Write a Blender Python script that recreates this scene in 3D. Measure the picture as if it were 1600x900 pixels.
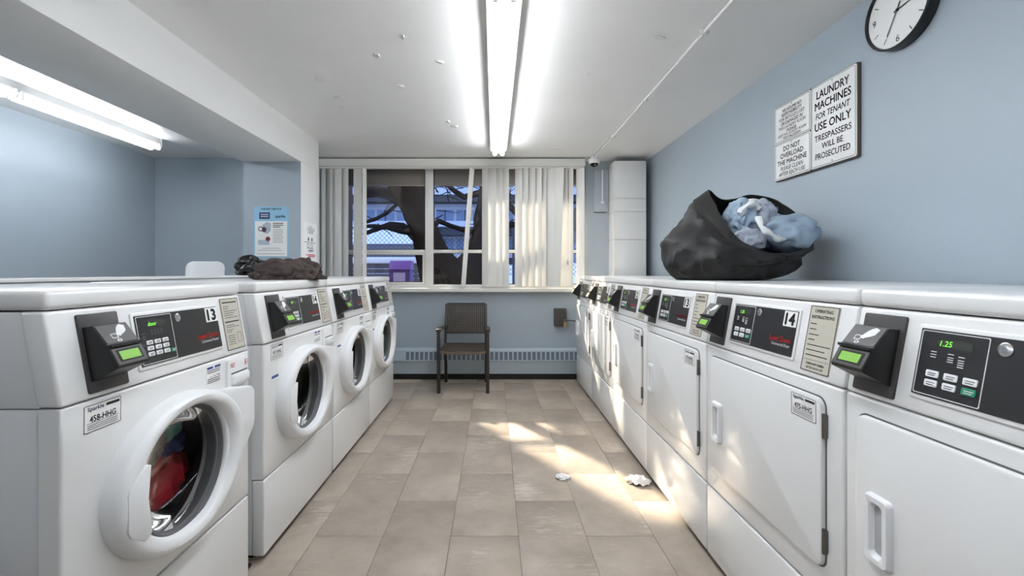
import bpy, bmesh, math, random
from mathutils import Vector, Matrix, noise
random.seed(7)
R = math.radians
scene = bpy.context.scene
for o in list(bpy.data.objects):
    bpy.data.objects.remove(o, do_unlink=True)
COL = scene.collection

# ------------------------------------------------------------------ camera
F = 718.0                      # focal length in pixels of the 1600 px frame
VPX, VPY, CH = 772.0, 425.0, 1.08
cd = bpy.data.cameras.new('camera'); cam = bpy.data.objects.new('camera', cd); COL.objects.link(cam)
cam.location = (0, 0, CH); cam.rotation_euler = (R(90), 0, 0)
cd.sensor_width = 36; cd.lens = F / 1600 * 36
cd.shift_x = (800 - VPX) / 1600; cd.shift_y = -(450 - VPY) / 1600
cd.clip_start = 0.02; cd.clip_end = 300
scene.camera = cam
# ------------------------------------------------------------------ world, sun, exposure
wd = bpy.data.worlds.new('sky'); scene.world = wd; wd.use_nodes = True
bg = wd.node_tree.nodes['Background']
bg.inputs[0].default_value = (0.42, 0.58, 1.0, 1); bg.inputs[1].default_value = 1.15
sd = bpy.data.lights.new('sun', 'SUN'); sun = bpy.data.objects.new('sun', sd); COL.objects.link(sun)
sd.energy = 15.0; sd.angle = R(1.5); sd.color = (1.0, 0.84, 0.65)
sun.rotation_euler = Vector((0.61, -1.0, -0.69)).to_track_quat('-Z', 'Y').to_euler()
sun.location = (-6, 14, 10)
TUBE_POWER = 15.0
vs = scene.view_settings
vs.view_transform = 'Standard'; vs.look = 'None'; vs.exposure = 1.04; vs.gamma = 1.0
vs.use_curve_mapping = False

# ------------------------------------------------------------------ materials
def lin(c):
    return tuple(((v / 255) / 12.92 if v / 255 <= 0.04045 else ((v / 255 + 0.055) / 1.055) ** 2.4) for v in c)
MATS = {}
def mat(name, rgb, rough=0.5, metal=0.0, spec=0.5, var=0.0, vscale=6.0, bump=0.0, bscale=40.0, coat=0.0, emit=0.0):
    if name in MATS: return MATS[name]
    m = bpy.data.materials.new(name); m.use_nodes = True
    nt = m.node_tree; b = nt.nodes['Principled BSDF']
    c = lin(rgb) + (1,)
    b.inputs['Base Color'].default_value = c
    b.inputs['Roughness'].default_value = rough; b.inputs['Metallic'].default_value = metal
    b.inputs['Specular IOR Level'].default_value = spec; b.inputs['Coat Weight'].default_value = coat
    tc = nt.nodes.new('ShaderNodeTexCoord')
    if var > 0:
        n = nt.nodes.new('ShaderNodeTexNoise'); n.inputs['Scale'].default_value = vscale; n.inputs['Detail'].default_value = 6
        nt.links.new(tc.outputs['Object'], n.inputs['Vector'])
        r = nt.nodes.new('ShaderNodeValToRGB'); r.color_ramp.elements[0].position = 0.3; r.color_ramp.elements[1].position = 0.7
        r.color_ramp.elements[0].color = tuple(v * (1 - var) for v in c[:3]) + (1,)
        r.color_ramp.elements[1].color = tuple(min(1, v * (1 + var)) for v in c[:3]) + (1,)
        nt.links.new(n.outputs['Fac'], r.inputs[0]); nt.links.new(r.outputs[0], b.inputs['Base Color'])
    if bump > 0:
        n2 = nt.nodes.new('ShaderNodeTexNoise'); n2.inputs['Scale'].default_value = bscale; n2.inputs['Detail'].default_value = 4
        nt.links.new(tc.outputs['Object'], n2.inputs['Vector'])
        bp = nt.nodes.new('ShaderNodeBump'); bp.inputs['Strength'].default_value = bump; bp.inputs['Distance'].default_value = 0.004
        nt.links.new(n2.outputs['Fac'], bp.inputs['Height']); nt.links.new(bp.outputs[0], b.inputs['Normal'])
    if emit > 0:
        b.inputs['Emission Color'].default_value = c; b.inputs['Emission Strength'].default_value = emit
    MATS[name] = m
    return m
def glass_mat(name, tint, refl_rough=0.02, ior=1.45):
    m = bpy.data.materials.new(name); m.use_nodes = True; nt = m.node_tree
    for n in list(nt.nodes): nt.nodes.remove(n)
    o = nt.nodes.new('ShaderNodeOutputMaterial'); t = nt.nodes.new('ShaderNodeBsdfTransparent'); t.inputs[0].default_value = tint + (1,)
    g = nt.nodes.new('ShaderNodeBsdfGlossy'); g.inputs['Roughness'].default_value = refl_rough
    f = nt.nodes.new('ShaderNodeFresnel'); f.inputs[0].default_value = ior
    mx = nt.nodes.new('ShaderNodeMixShader')
    nt.links.new(f.outputs[0], mx.inputs[0]); nt.links.new(t.outputs[0], mx.inputs[1]); nt.links.new(g.outputs[0], mx.inputs[2])
    nt.links.new(mx.outputs[0], o.inputs[0]); MATS[name] = m
    return m
WALL = mat('blue_wall_paint', (168, 180, 190), 0.45, var=0.025, vscale=2.0, bump=0.12, bscale=120)
WHITEP = mat('white_wall_paint', (230, 230, 228), 0.5, var=0.02, vscale=2.0, bump=0.1, bscale=90)
CEILM = mat('ceiling_paint', (238, 237, 235), 0.38, var=0.03, vscale=1.6, bump=0.25, bscale=14)
PATCHM = mat('peeled_plaster', (228, 227, 224), 0.6, var=0.03, vscale=20)
ENAMEL = mat('white_enamel', (229, 229, 228), 0.28, coat=0.3, var=0.008, vscale=3)
ENAMEL2 = mat('grey_white_enamel', (214, 215, 217), 0.35, var=0.01, vscale=3)
PLASTW = mat('white_plastic', (234, 235, 236), 0.32, var=0.008, vscale=8)
BLACKP = mat('black_plastic', (26, 26, 27), 0.42, var=0.1, vscale=20)
PANELB = mat('panel_black', (38, 38, 40), 0.35, var=0.06, vscale=15)
CHAR = mat('charcoal_plastic', (62, 60, 60), 0.4, var=0.06, vscale=20)
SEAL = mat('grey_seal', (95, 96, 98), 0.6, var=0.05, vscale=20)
DARK = mat('dark_rubber', (20, 20, 21), 0.6, var=0.1, vscale=20)
DRUM = mat('drum_steel', (58, 57, 56), 0.5, metal=0.3, var=0.1, vscale=20)
CHROME = mat('chrome', (205, 205, 205), 0.2, metal=1.0, var=0.02)
STEEL = mat('hinge_steel', (110, 108, 104), 0.35, metal=0.8, var=0.05)
BEIGE = mat('instruction_plate_beige', (197, 192, 178), 0.5, var=0.02, vscale=30)
STICK = mat('sticker_white', (240, 240, 238), 0.5, var=0.01, vscale=30)
INK = mat('black_ink', (28, 28, 30), 0.6, var=0.05, vscale=50)
GREYINK = mat('grey_ink', (120, 120, 118), 0.6, var=0.05, vscale=50)
WHINK = mat('white_ink', (225, 225, 225), 0.6, var=0.03, vscale=50)
REDINK = mat('red_ink', (206, 48, 42), 0.5, var=0.05, vscale=50)
BLUEINK = mat('blue_ink', (40, 76, 140), 0.5, var=0.05, vscale=50)
GREENKEY = mat('green_key', (34, 134, 100), 0.4, var=0.03, vscale=30)
LCD = mat('lcd_green', (120, 176, 60), 0.4, var=0.04, vscale=30, emit=0.12)
DIGIT = mat('green_digits', (120, 235, 60), 0.4, emit=0.6)
LCDOFF = mat('display_window', (62, 66, 60), 0.25, var=0.05, vscale=30)
TUBE = mat('lit_fluorescent_tube', (246, 250, 255), 0.4, emit=TUBE_POWER)
TUBE2 = mat('lit_dimmer_tube', (246, 250, 255), 0.4, emit=TUBE_POWER * .62)
GREYMET = mat('grey_fixture_metal', (186, 187, 187), 0.4, var=0.02)
GLASSW = glass_mat('window_glass', (0.93, 0.95, 0.96))
GLASSD = glass_mat('washer_door_glass', (0.66, 0.66, 0.66), 0.04, 1.2)
BLIND = mat('blind_vane_pvc', (228, 227, 222), 0.5, var=0.015, vscale=8)
VINYL = mat('window_frame_paint', (226, 225, 221), 0.45, var=0.015, vscale=5)
KICK = mat('black_baseboard', (14, 14, 15), 0.5, var=0.15, vscale=10)
HEATP = mat('heater_paint', (182, 195, 205), 0.42, var=0.02, vscale=5)
SLOTM = mat('heater_slot_shade', (104, 116, 130), 0.6, var=0.08, vscale=40)
CHAIRM = mat('chair_frame_bronze', (48, 45, 41), 0.42, var=0.08, vscale=15)
WICK = mat('wicker_brown', (104, 90, 78), 0.5, var=0.18, vscale=60)
BAGM = mat('black_bag_fabric', (22, 21, 21), 0.62, var=0.15, vscale=8, bump=0.3, bscale=90)
HEMM = mat('bag_hem_fabric', (38, 37, 36), 0.62, var=0.1, vscale=20)
BAGPL = mat('black_bin_liner', (15, 15, 16), 0.25, var=0.2, vscale=20)
CLOTHB = mat('pale_blue_cloth', (158, 178, 196), 0.85, var=0.12, vscale=9, bump=0.3, bscale=60)
CLOTHW = mat('white_cloth', (226, 228, 230), 0.85, var=0.05, vscale=9)
CLOTHG = mat('blue_grey_cloth', (172, 180, 194), 0.85, var=0.15, vscale=12, bump=0.3, bscale=60)
CLOTHD = mat('slate_cloth', (84, 98, 116), 0.85, var=0.15, vscale=12)
BROWN = mat('dark_brown_fabric', (70, 58, 55), 0.8, var=0.15, vscale=12, bump=0.3, bscale=80)
PAPER = mat('tissue_paper', (240, 240, 238), 0.8, var=0.03, vscale=20)
PIPEM = mat('white_conduit', (220, 220, 218), 0.4, var=0.02)
BRASS = mat('brass_padlock', (196, 170, 112), 0.35, metal=0.5, var=0.05)
BOXB = mat('bronze_metal_box', (72, 68, 64), 0.5, var=0.05)
# floor tiles: stone colour, pale scuffs, per-tile tone
m = bpy.data.materials.new('stone_floor_tile'); m.use_nodes = True; nt = m.node_tree; b = nt.nodes['Principled BSDF']
geo = nt.nodes.new('ShaderNodeNewGeometry'); oi = nt.nodes.new('ShaderNodeObjectInfo')
ad = nt.nodes.new('ShaderNodeVectorMath'); ad.operation = 'MULTIPLY_ADD'
cx = nt.nodes.new('ShaderNodeCombineXYZ'); nt.links.new(oi.outputs['Random'], cx.inputs[0]); nt.links.new(oi.outputs['Random'], cx.inputs[2])
ad.inputs[1].default_value = (37, 11, 53); nt.links.new(cx.outputs[0], ad.inputs[0]); nt.links.new(geo.outputs['Position'], ad.inputs[2])
n1 = nt.nodes.new('ShaderNodeTexNoise'); n1.inputs['Scale'].default_value = 5; n1.inputs['Detail'].default_value = 8; n1.inputs['Roughness'].default_value = 0.65
nt.links.new(ad.outputs[0], n1.inputs['Vector'])
r1 = nt.nodes.new('ShaderNodeValToRGB'); r1.color_ramp.elements[0].position = 0.3; r1.color_ramp.elements[1].position = 0.72
r1.color_ramp.elements[0].color = lin((156, 144, 131)) + (1,); r1.color_ramp.elements[1].color = lin((186, 174, 160)) + (1,)
nt.links.new(n1.outputs['Fac'], r1.inputs[0])
mp = nt.nodes.new('ShaderNodeMapping'); mp.inputs['Rotation'].default_value = (0, 0, R(-35)); mp.inputs['Scale'].default_value = (14, 60, 20)
nt.links.new(ad.outputs[0], mp.inputs['Vector'])
n2 = nt.nodes.new('ShaderNodeTexNoise'); n2.inputs['Scale'].default_value = 1.0; n2.inputs['Detail'].default_value = 5; n2.inputs['Roughness'].default_value = 0.7
nt.links.new(mp.outputs[0], n2.inputs['Vector'])
n3 = nt.nodes.new('ShaderNodeTexNoise'); n3.inputs['Scale'].default_value = 2.6; n3.inputs['Detail'].default_value = 3
nt.links.new(ad.outputs[0], n3.inputs['Vector'])
mu = nt.nodes.new('ShaderNodeMath'); mu.operation = 'MULTIPLY'; nt.links.new(n2.outputs['Fac'], mu.inputs[0]); nt.links.new(n3.outputs['Fac'], mu.inputs[1])
r2 = nt.nodes.new('ShaderNodeValToRGB'); r2.color_ramp.elements[0].position = 0.318; r2.color_ramp.elements[1].position = 0.375
r2.color_ramp.elements[0].color = (0, 0, 0, 1); r2.color_ramp.elements[1].color = (0.6, 0.6, 0.6, 1)
nt.links.new(mu.outputs[0], r2.inputs[0])
mx = nt.nodes.new('ShaderNodeMixRGB'); nt.links.new(r2.outputs[0], mx.inputs[0]); nt.links.new(r1.outputs[0], mx.inputs[1]); mx.inputs[2].default_value = lin((206, 196, 184)) + (1,)
hv = nt.nodes.new('ShaderNodeHueSaturation'); mr = nt.nodes.new('ShaderNodeMapRange'); mr.inputs[3].default_value = 0.92; mr.inputs[4].default_value = 1.08
nt.links.new(oi.outputs['Random'], mr.inputs[0]); nt.links.new(mr.outputs[0], hv.inputs['Value']); nt.links.new(mx.outputs[0], hv.inputs['Color'])
nt.links.new(hv.outputs[0], b.inputs['Base Color'])
b.inputs['Roughness'].default_value = 0.42
bp = nt.nodes.new('ShaderNodeBump'); bp.inputs['Strength'].default_value = 0.15; bp.inputs['Distance'].default_value = 0.002
nt.links.new(n1.outputs['Fac'], bp.inputs['Height']); nt.links.new(bp.outputs[0], b.inputs['Normal'])
TILE = m
GROUT = mat('dark_grout', (92, 82, 72), 0.8, var=0.1, vscale=20)

# ------------------------------------------------------------------ mesh helpers
I4 = Matrix.Identity(4)
def frame(o, a, b, n):
    return Matrix(((a[0], b[0], n[0], o[0]), (a[1], b[1], n[1], o[1]), (a[2], b[2], n[2], o[2]), (0, 0, 0, 1)))
def rrect_pts(x0, x1, y0, y1, r, seg=4):
    r = max(1e-5, min(r, (x1 - x0) / 2 - 1e-6, (y1 - y0) / 2 - 1e-6)); out = []
    for cx_, cy_, a0 in ((x1 - r, y1 - r, 0), (x0 + r, y1 - r, 90), (x0 + r, y0 + r, 180), (x1 - r, y0 + r, 270)):
        for i in range(seg + 1):
            a = R(a0 + 90 * i / seg); out.append((cx_ + r * math.cos(a), cy_ + r * math.sin(a)))
    return out
class B:
    def __init__(s, M=I4): s.v = []; s.f = []; s.M = M
    def add(s, verts, faces):
        k = len(s.v); s.v += [tuple(s.M @ Vector(p)) for p in verts]; s.f += [tuple(i + k for i in f) for f in faces]; return s
    def box(s, x0, x1, y0, y1, z0, z1):
        return s.add([(x0, y0, z0), (x1, y0, z0), (x1, y1, z0), (x0, y1, z0), (x0, y0, z1), (x1, y0, z1), (x1, y1, z1), (x0, y1, z1)],
                     [(0, 3, 2, 1), (4, 5, 6, 7), (0, 1, 5, 4), (1, 2, 6, 5), (2, 3, 7, 6), (3, 0, 4, 7)])
    def prism(s, poly, n0, n1):           # polygon (a,b) counter-clockwise extruded along n
        k = len(poly)
        return s.add([(p[0], p[1], n0) for p in poly] + [(p[0], p[1], n1) for p in poly],
                     [tuple(range(k - 1, -1, -1)), tuple(range(k, 2 * k))] + [(i, (i + 1) % k, k + (i + 1) % k, k + i) for i in range(k)])
    def rr(s, x0, x1, y0, y1, r, n0, n1, ch=0.0, seg=4):   # rounded rectangle slab with a chamfered front
        loops = [(rrect_pts(x0, x1, y0, y1, r, seg), n0)]
        if ch > 0:
            loops.append((rrect_pts(x0, x1, y0, y1, r, seg), n1 - ch))
            q = ch * 0.3
            loops.append((rrect_pts(x0 + q, x1 - q, y0 + q, y1 - q, max(r - q, 1e-4), seg), n1 - q))
            loops.append((rrect_pts(x0 + ch, x1 - ch, y0 + ch, y1 - ch, max(r - ch, 1e-4), seg), n1))
        else: loops.append((rrect_pts(x0, x1, y0, y1, r, seg), n1))
        return s.loops([[(p[0], p[1], n) for p in L] for L, n in loops], True, True)
    def ring(s, o, i, r, r2, n0, n1, seg=4):   # frame between two rounded rectangles o, i = (x0,x1,y0,y1)
        O = rrect_pts(*o, r, seg); I = rrect_pts(*i, r2, seg)
        L = [[(p[0], p[1], n0) for p in O], [(p[0], p[1], n1) for p in O], [(p[0], p[1], n1) for p in I], [(p[0], p[1], n0) for p in I]]
        return s.loops(L + [L[0]], False, False)
    def loops(s, L, cap0=False, cap1=False):
        k = len(L[0]); vs_ = [p for l in L for p in l]; fs = []
        for j in range(len(L) - 1):
            for i in range(k):
                fs.append((j * k + i, j * k + (i + 1) % k, (j + 1) * k + (i + 1) % k, (j + 1) * k + i))
        if cap0: fs.append(tuple(range(k - 1, -1, -1)))
        if cap1: fs.append(tuple(range((len(L) - 1) * k, len(L) * k)))
        return s.add(vs_, fs)
    def lathe(s, prof, seg=32, c=(0, 0), sx=1, sy=1):     # profile of (r, n) about the n axis
        L = [[(c[0] + r * sx * math.cos(2 * math.pi * i / seg), c[1] + r * sy * math.sin(2 * math.pi * i / seg), n) for i in range(seg)] for r, n in prof]
        return s.loops(L, True, True)
    def tube(s, pts, rad, seg=8, caps=True):
        P = [Vector(p) for p in pts]; rad = rad if isinstance(rad, (list, tuple)) else [rad] * len(P); L = []
        up = Vector((0.13, 0.21, 0.97)); prev = None
        for i, p in enumerate(P):
            t = (P[min(i + 1, len(P) - 1)] - P[max(i - 1, 0)]).normalized()
            a = prev if prev is not None else up
            if prev is None and abs(t.dot(up)) > 0.95: a = Vector((1, 0, 0))
            u = (a - t * a.dot(t)).normalized(); w = t.cross(u); prev = u
            L.append([tuple(p + (u * math.cos(2 * math.pi * k / seg) + w * math.sin(2 * math.pi * k / seg)) * rad[i]) for k in range(seg)])
        return s.loops(L, caps, caps)
    def build(s, name, m, parent=None, smooth=None, bevel=0.0, bseg=2):
        me = bpy.data.meshes.new(name); me.from_pydata(s.v, [], s.f)
        bm = bmesh.new(); bm.from_mesh(me)
        bmesh.ops.remove_doubles(bm, verts=bm.verts, dist=1e-6)
        bmesh.ops.recalc_face_normals(bm, faces=bm.faces)
        if bevel > 0:
            ed = [e for e in bm.edges if len(e.link_faces) == 2 and e.calc_face_angle(0) > R(25)]
            bmesh.ops.bevel(bm, geom=ed, offset=bevel, segments=bseg, affect='EDGES', profile=0.5, clamp_overlap=True)
        bm.to_mesh(me); bm.free()
        if smooth is None: smooth = True
        if smooth:
            me.shade_smooth(); me.set_sharp_from_angle(angle=R(38))
        me.materials.append(m)
        return link(name, me, parent)
def link(name, me, parent=None):
    o = bpy.data.objects.new(name, me); COL.objects.link(o)
    if parent is not None: o.parent = parent
    return o
def thing(name, label, cat, loc=(0, 0, 0), rz=0.0, group=None):
    o = bpy.data.objects.new(name, None); COL.objects.link(o); o.empty_display_size = 0.05
    o.location = loc; o.rotation_euler = (0, 0, rz)
    return tag(o, label, cat, group)
def tag(o, label, cat, group=None):
    o['label'] = label; o['category'] = cat
    if group: o['group'] = group
    return o
def struct(o, label=None):
    o['kind'] = 'structure'
    if label: o['label'] = label
    return o
def kids(o): return [c for c in COL.objects if c.parent == o]
CHILD = {}
def copy_tree(o, parent=None):
    c = o.copy(); COL.objects.link(c); c.parent = parent
    for ch in list(o.children): copy_tree(ch, c)
    return c
def px(x, y, Y): return ((x - VPX) * Y / F, Y, CH + (VPY - y) * Y / F)   # survey a photo point at a known distance
_TX = {}
def text_geo(s, size, bold=0.0, shear=0.0, align='CENTER', width=None, sp=1.0):
    key = (s, size, bold, shear, align, width, sp)
    if key in _TX: return _TX[key]
    cu = bpy.data.curves.new('t', 'FONT'); cu.body = s; cu.size = size; cu.shear = shear; cu.align_x = align
    cu.space_character = sp; cu.resolution_u = 3; cu.fill_mode = 'FRONT'
    o = bpy.data.objects.new('t', cu); COL.objects.link(o)
    dg = bpy.context.evaluated_depsgraph_get(); me = o.evaluated_get(dg).to_mesh()
    V = [tuple(v.co) for v in me.vertices]; P = [tuple(p.vertices) for p in me.polygons]
    bpy.data.objects.remove(o, do_unlink=True); bpy.data.curves.remove(cu)
    if width and V:
        x0 = min(v[0] for v in V); x1 = max(v[0] for v in V); k = width / (x1 - x0); c = (x0 + x1) / 2
        V = [((v[0] - c) * k, v[1], v[2]) for v in V]
    _TX[key] = (V, P); return _TX[key]
def text(bld, s, x, y, size, n, **kw):
    V, P = text_geo(s, size, **kw)
    d = kw.get('bold', 0) * size * .8
    for dx, dy in (((0, 0),) if d == 0 else ((-d, 0), (d, 0), (0, d), (0, -d))): bld.add([(v[0] + x + dx, v[1] + y + dy, n) for v in V], P)
    return bld
def bars(bld, rows, n, h):     # flat print: rows of (x0,x1,y)
    for x0, x1, y in rows: bld.add([(x0, y, n), (x1, y, n), (x1, y + h, n), (x0, y + h, n)], [(0, 1, 2, 3)])
    return bld

# ------------------------------------------------------------------ the room
XR, XL, YB, ZC = 1.555, -3.37, 4.70, 2.215
YF = -3.2                       # wall behind the camera
fl = struct(B().box(XL - .1, XR + .1, YF - .1, YB + .1, -0.12, -0.004).build('floor', GROUT), 'beige stone tile floor')
tm = bpy.data.meshes.new('tile')
tb = B().rr(-0.1378, 0.1378, -0.2898, 0.2898, 0.002, -0.008, 0.0, ch=0.0012, seg=1)
tmp = tb.build('tile_src', TILE); tm = tmp.data; bpy.data.objects.remove(tmp)
for k in range(-7, 6):
    x0 = 0.10 + 0.277 * k; x1 = x0 + 0.277
    if x1 > XR + .02 or x0 < -1.75: continue
    y0 = 1.88 if k % 2 else 2.17
    for j in range(-6, 6):
        yc = y0 + 0.581 * (j + .5)
        if yc - .29 > YB or yc < -1.2: continue
        t = link('tile', tm, fl); t.location = ((x0 + x1) / 2, yc, random.uniform(-0.0006, 0.0004))
struct(B().box(XL - .1, XR + .1, YF - .1, YB + .15, ZC, ZC + .12).build('ceiling', CEILM), 'white painted ceiling with peeling flakes')
CE = bpy.data.objects['ceiling']
struct(B().box(XR, XR + .12, YF - .1, YB + .15, -0.1, ZC + .1).build('wall_right', WALL), 'pale blue painted right wall')
struct(B().box(XL - .12, XL, YF - .1, YB + .15, -0.1, ZC + .1).build('wall_left', WALL), 'pale blue painted left wall of the side room')
struct(B().box(XL - .1, XR + .1, YF - .12, YF, -0.1, ZC + .1).build('wall_front', WHITEP))
# window wall with its opening
WX0, WX1, WZ0, WZ1 = -1.72, 0.935, 0.905, 2.19
w = B(); w.box(XL - .1, WX0, YB, YB + .16, -0.1, ZC + .1); w.box(WX1, XR + .1, YB, YB + .16, -0.1, ZC + .1)
w.box(WX0, WX1, YB, YB + .16, -0.1, WZ0); w.box(WX0, WX1, YB, YB + .16, WZ1, ZC + .1)
struct(w.build('wall_back', WALL), 'pale blue window wall')
struct(B().box(XL - .05, -1.86, 4.57, YB + .02, 0, ZC + .02).build('wall_side_room', WALL))
# beam, column, half wall
struct(B().box(-2.0, -1.53, YF, 4.01, 1.955, ZC + .02).build('trim_1', WHITEP, bevel=.004), 'white ceiling beam')
c = B(); c.box(-1.985, -1.533, 3.645, 4.01, 0, 1.957)
struct(c.build('wall_column', WHITEP, bevel=.003), 'square column under the beam end')
cf = B(); cf.box(-1.986, -1.532, 3.640, 3.646, 0, 1.955); cf.build('painted_face', WALL, bpy.data.objects['wall_column'])
struct(B().box(-1.71, -1.575, YF, 3.64, 0, 1.045).build('wall_half', WALL), 'low blue half wall behind the washers')
B().box(-1.72, -1.565, YF, 3.64, 1.045, 1.058).build('cap', VINYL, bpy.data.objects['wall_half'], bevel=.003)
# peeled plaster on the ceiling
def flake(x, y, sx, sy, rot, seed, drop=0.0):
    rnd = random.Random(seed); k = 14; bld = B(frame((x, y, ZC), (math.cos(rot), math.sin(rot), 0), (math.sin(rot), -math.cos(rot), 0), (0, 0, -1)))
    P = [(sx * math.cos(2 * math.pi * i / k) * rnd.uniform(.55, 1), sy * math.sin(2 * math.pi * i / k) * rnd.uniform(.55, 1)) for i in range(k)]
    bld.loops([[(p[0], p[1], -.001) for p in P], [(p[0] * .9, p[1] * .9, (.0008 if drop == 0 else .002) + (drop * (1 + p[0] / sx) / 2)) for p in P]], True, True)
    bld.build('plaster_flake', PATCHM, CE)
def ceil_at(x, y): Y = (ZC - CH) * F / (VPY - y); return (x - VPX) * Y / F, Y
for i, (x, y, sx, sy, ro, dr) in enumerate([(502, 121, .05, .085, .3, 0), (527, 152, .03, .05, .6, 0), (534, 168, .02, .03, .2, 0), (588, 86, .025, .03, .5, .008), (629, 57, .012, .025, .2, .006), (686, 96, .03, .016, .4, .01),
                                   (625, 134, .028, .012, .1, .006), (709, 197, .05, .03, -.5, .014), (573, 208, .05, .01, .1, .003), (1030, 58, .05, .02, .3, .004), (918, 115, .015, .015, 0, .004), (700, 190, .02, .03, .2, .008), (870, 231, .06, .015, 0, .003)]):
    a = ceil_at(x, y); flake(a[0], a[1], sx, sy, ro, i, dr)

# window: frame, mullions, panes
YW = 4.77
win = B(); 
for (x0, x1) in ((WX0, WX0 + .05), (WX1 - .05, WX1), (-.71, -.628), (.36, .44)): win.box(x0, x1, YW - .035, YW + .035, WZ0, WZ1)
for (z0, z1) in ((WZ0, WZ0 + .045), (WZ1 - .04, WZ1)): win.box(WX0, WX1, YW - .034, YW + .034, z0, z1)
w1 = struct(win.build('window_1', VINYL, bevel=.004), 'wide white framed window behind vertical blinds')
panes = [(WX0 + .05, -.71), (-.628, .36), (.44, WX1 - .05)]
for i, (x0, x1) in enumerate(panes):
    B().box(x0, x1, YW - .007, YW + .007, 1.276, 1.310).build('transom', VINYL, w1, bevel=.004)
    B().box(x0, x1, YW - .003, YW + .003, 1.312, WZ1 - .04).build('pane', GLASSW, w1)
    B().box(x0, x1, YW - .003, YW + .003, WZ0 + .045, 1.275).build('pane', GLASSW, w1)
    g = B(frame((0, YW, 0), (1, 0, 0), (0, 0, 1), (0, -1, 0)))
    if i == 0: g.ring((x0, x1, WZ0 + .045, 1.275), (x0 + .04, x1 - .032, WZ0 + .070, 1.258), .004, .004, -.006, .008, 1); g.build('opening_sash', VINYL, w1, bevel=.002)
    g2 = B(frame((0, YW, 0), (1, 0, 0), (0, 0, 1), (0, -1, 0)))
    ins = (.04, .032, .025, .017) if i == 0 else (0, 0, 0, 0)
    a_ = (x0 + ins[0], x1 - ins[1], WZ0 + .045 + ins[2], (1.275) - ins[3])
    g2.ring(a_, (a_[0] + .010, a_[1] - .010, a_[2] + .008, a_[3] - .005), .002, .002, -.006, .006, 1)
    a_ = (x0, x1, 1.312, WZ1 - .04)
    g2.ring(a_, (a_[0] + .009, a_[1] - .009, a_[2] + .005, a_[3] - .009), .002, .002, -.006, .006, 1)
    g2.build('gasket', DARK, w1)
struct(B().box(WX0 - .03, 0.865, 4.61, 4.80, .878, .917).build('trim_2', VINYL, bevel=.006), 'white window sill')
# ceiling access panel outline beside the blinds, painted
pn = B(frame((0, YB, 0), (1, 0, 0), (0, 0, 1), (0, -1, 0)))
pn.rr(1.02, 1.168, 1.695, 2.12, .004, 0, .012, ch=.003)
ap = tag(pn.build('access_panel', WALL), 'flat blue painted access panel on window wall beside pipe chase', 'panel')
B(frame((0, YB, 0), (1, 0, 0), (0, 0, 1), (0, -1, 0))).box(1.02, 1.14, 1.683, 1.69, 0, .006).build('lower_lip', SEAL, ap)
# black baseboard strip and heater
hx0, hx1 = -1.5, 1.5
ht = thing('baseboard_heater', 'long blue painted baseboard heater with slotted grille under the window', 'heater', (0, YB, 0))
prof = [(-.085, .057), (-.085, .182), (-.092, .186), (-.078, .292), (-.05, .308), (0, .308), (0, .057)]
hb = B(); n_ = len(prof)
hb.add([(hx0, p[0], p[1]) for p in prof] + [(hx1, p[0], p[1]) for p in prof], [tuple(range(n_)), tuple(range(2 * n_ - 1, n_ - 1, -1))] + [(i, i + n_, (i + 1) % n_ + n_, (i + 1) % n_) for i in range(n_)])
hb.build('cover', HEATP, ht, bevel=.002)
# slotted grille: openings are darker slabs with recess shade in the colour
x = -.868
g = frame((0, -.092, .186), (1, 0, 0), Vector((0, .014, .106)).normalized(), Vector((0, -.106, .014)).normalized())
sl = B(g).rr(-.016, .016, .010, .090, .002, -.004, .0012, seg=1).build('slot_src', SLOTM); slm = sl.data; bpy.data.objects.remove(sl)
while x < 1.45:
    s = link('grille_slot', slm, ht); s.location = (x, 0, 0); x += .047
B(g).box(hx0, hx1, .093, .098, 0, .005).build('upper_rib', HEATP, ht); B(g).box(hx0, hx1, .001, .007, 0, .006).build('lower_rib', HEATP, ht)
struct(B().box(-1.5, 1.53, YB - .078, YB, 0, .058).build('baseboard_back', KICK), 'black baseboard under the heater')

# vertical blinds
vb = thing('vertical_blind', 'white vertical blinds with open and skewed vanes under a valance', 'blind', (0, 4.60, 0))
B().box(-1.80, .905, -.055, .05, 2.128, ZC - .012).build('valance', BLIND, vb, bevel=.006)
B().box(-1.78, .885, -.02, .03, 2.115, 2.13).build('head_rail', VINYL, vb)
def vane(p0, p1, q0=None, q1=None, yo=0.0, ybot=448, sg=1):
    q0 = p0 if q0 is None else q0; q1 = p1 if q1 is None else q1
    Y = 4.60 + yo; X = lambda p: (p - VPX) * Y / F
    zt = 2.12; zb = CH + (VPY - ybot) * Y / F; L = []
    for (a, c_, z) in ((q0, q1, zb), (p0, p1, zt)):
        xa, xc = X(a), X(c_); wd_ = xc - xa; real = max(.089, wd_ * 1.02); dep = math.sqrt(max(real * real - wd_ * wd_, 0))
        pts = []
        for i in range(7):
            t = i / 6; bow = .004 * (1 - (2 * t - 1) ** 2)
            pts.append((xa + wd_ * t, yo + dep * (.5 - t) * sg - bow, z))
        L.append(pts + [(p[0] + .0006, p[1] + .0016, p[2]) for p in reversed(pts)])
    b_ = B(); b_.loops(L, True, True); b_.build('vane', BLIND, vb)
for i, (a, c_) in enumerate([(474, 488), (487, 500), (499, 510), (509, 521), (520, 534), (532, 545), (552, 566), (753, 763), (762, 775), (773, 785), (783, 795), (805, 815.5), (815, 825), (825, 836), (835, 846), (845, 853), (852, 868), (884, 895), (901, 912.5)]):
    vane(a, c_, yo=(.004 if i % 2 else -.004))
vane(567, 572, yo=-.01, sg=-.35); vane(734, 741, 720.5, 727, yo=-.012, sg=-.5); vane(868, 881, 863, 875, yo=-.03); vane(879, 886, 874, 885, yo=.02)

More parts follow.
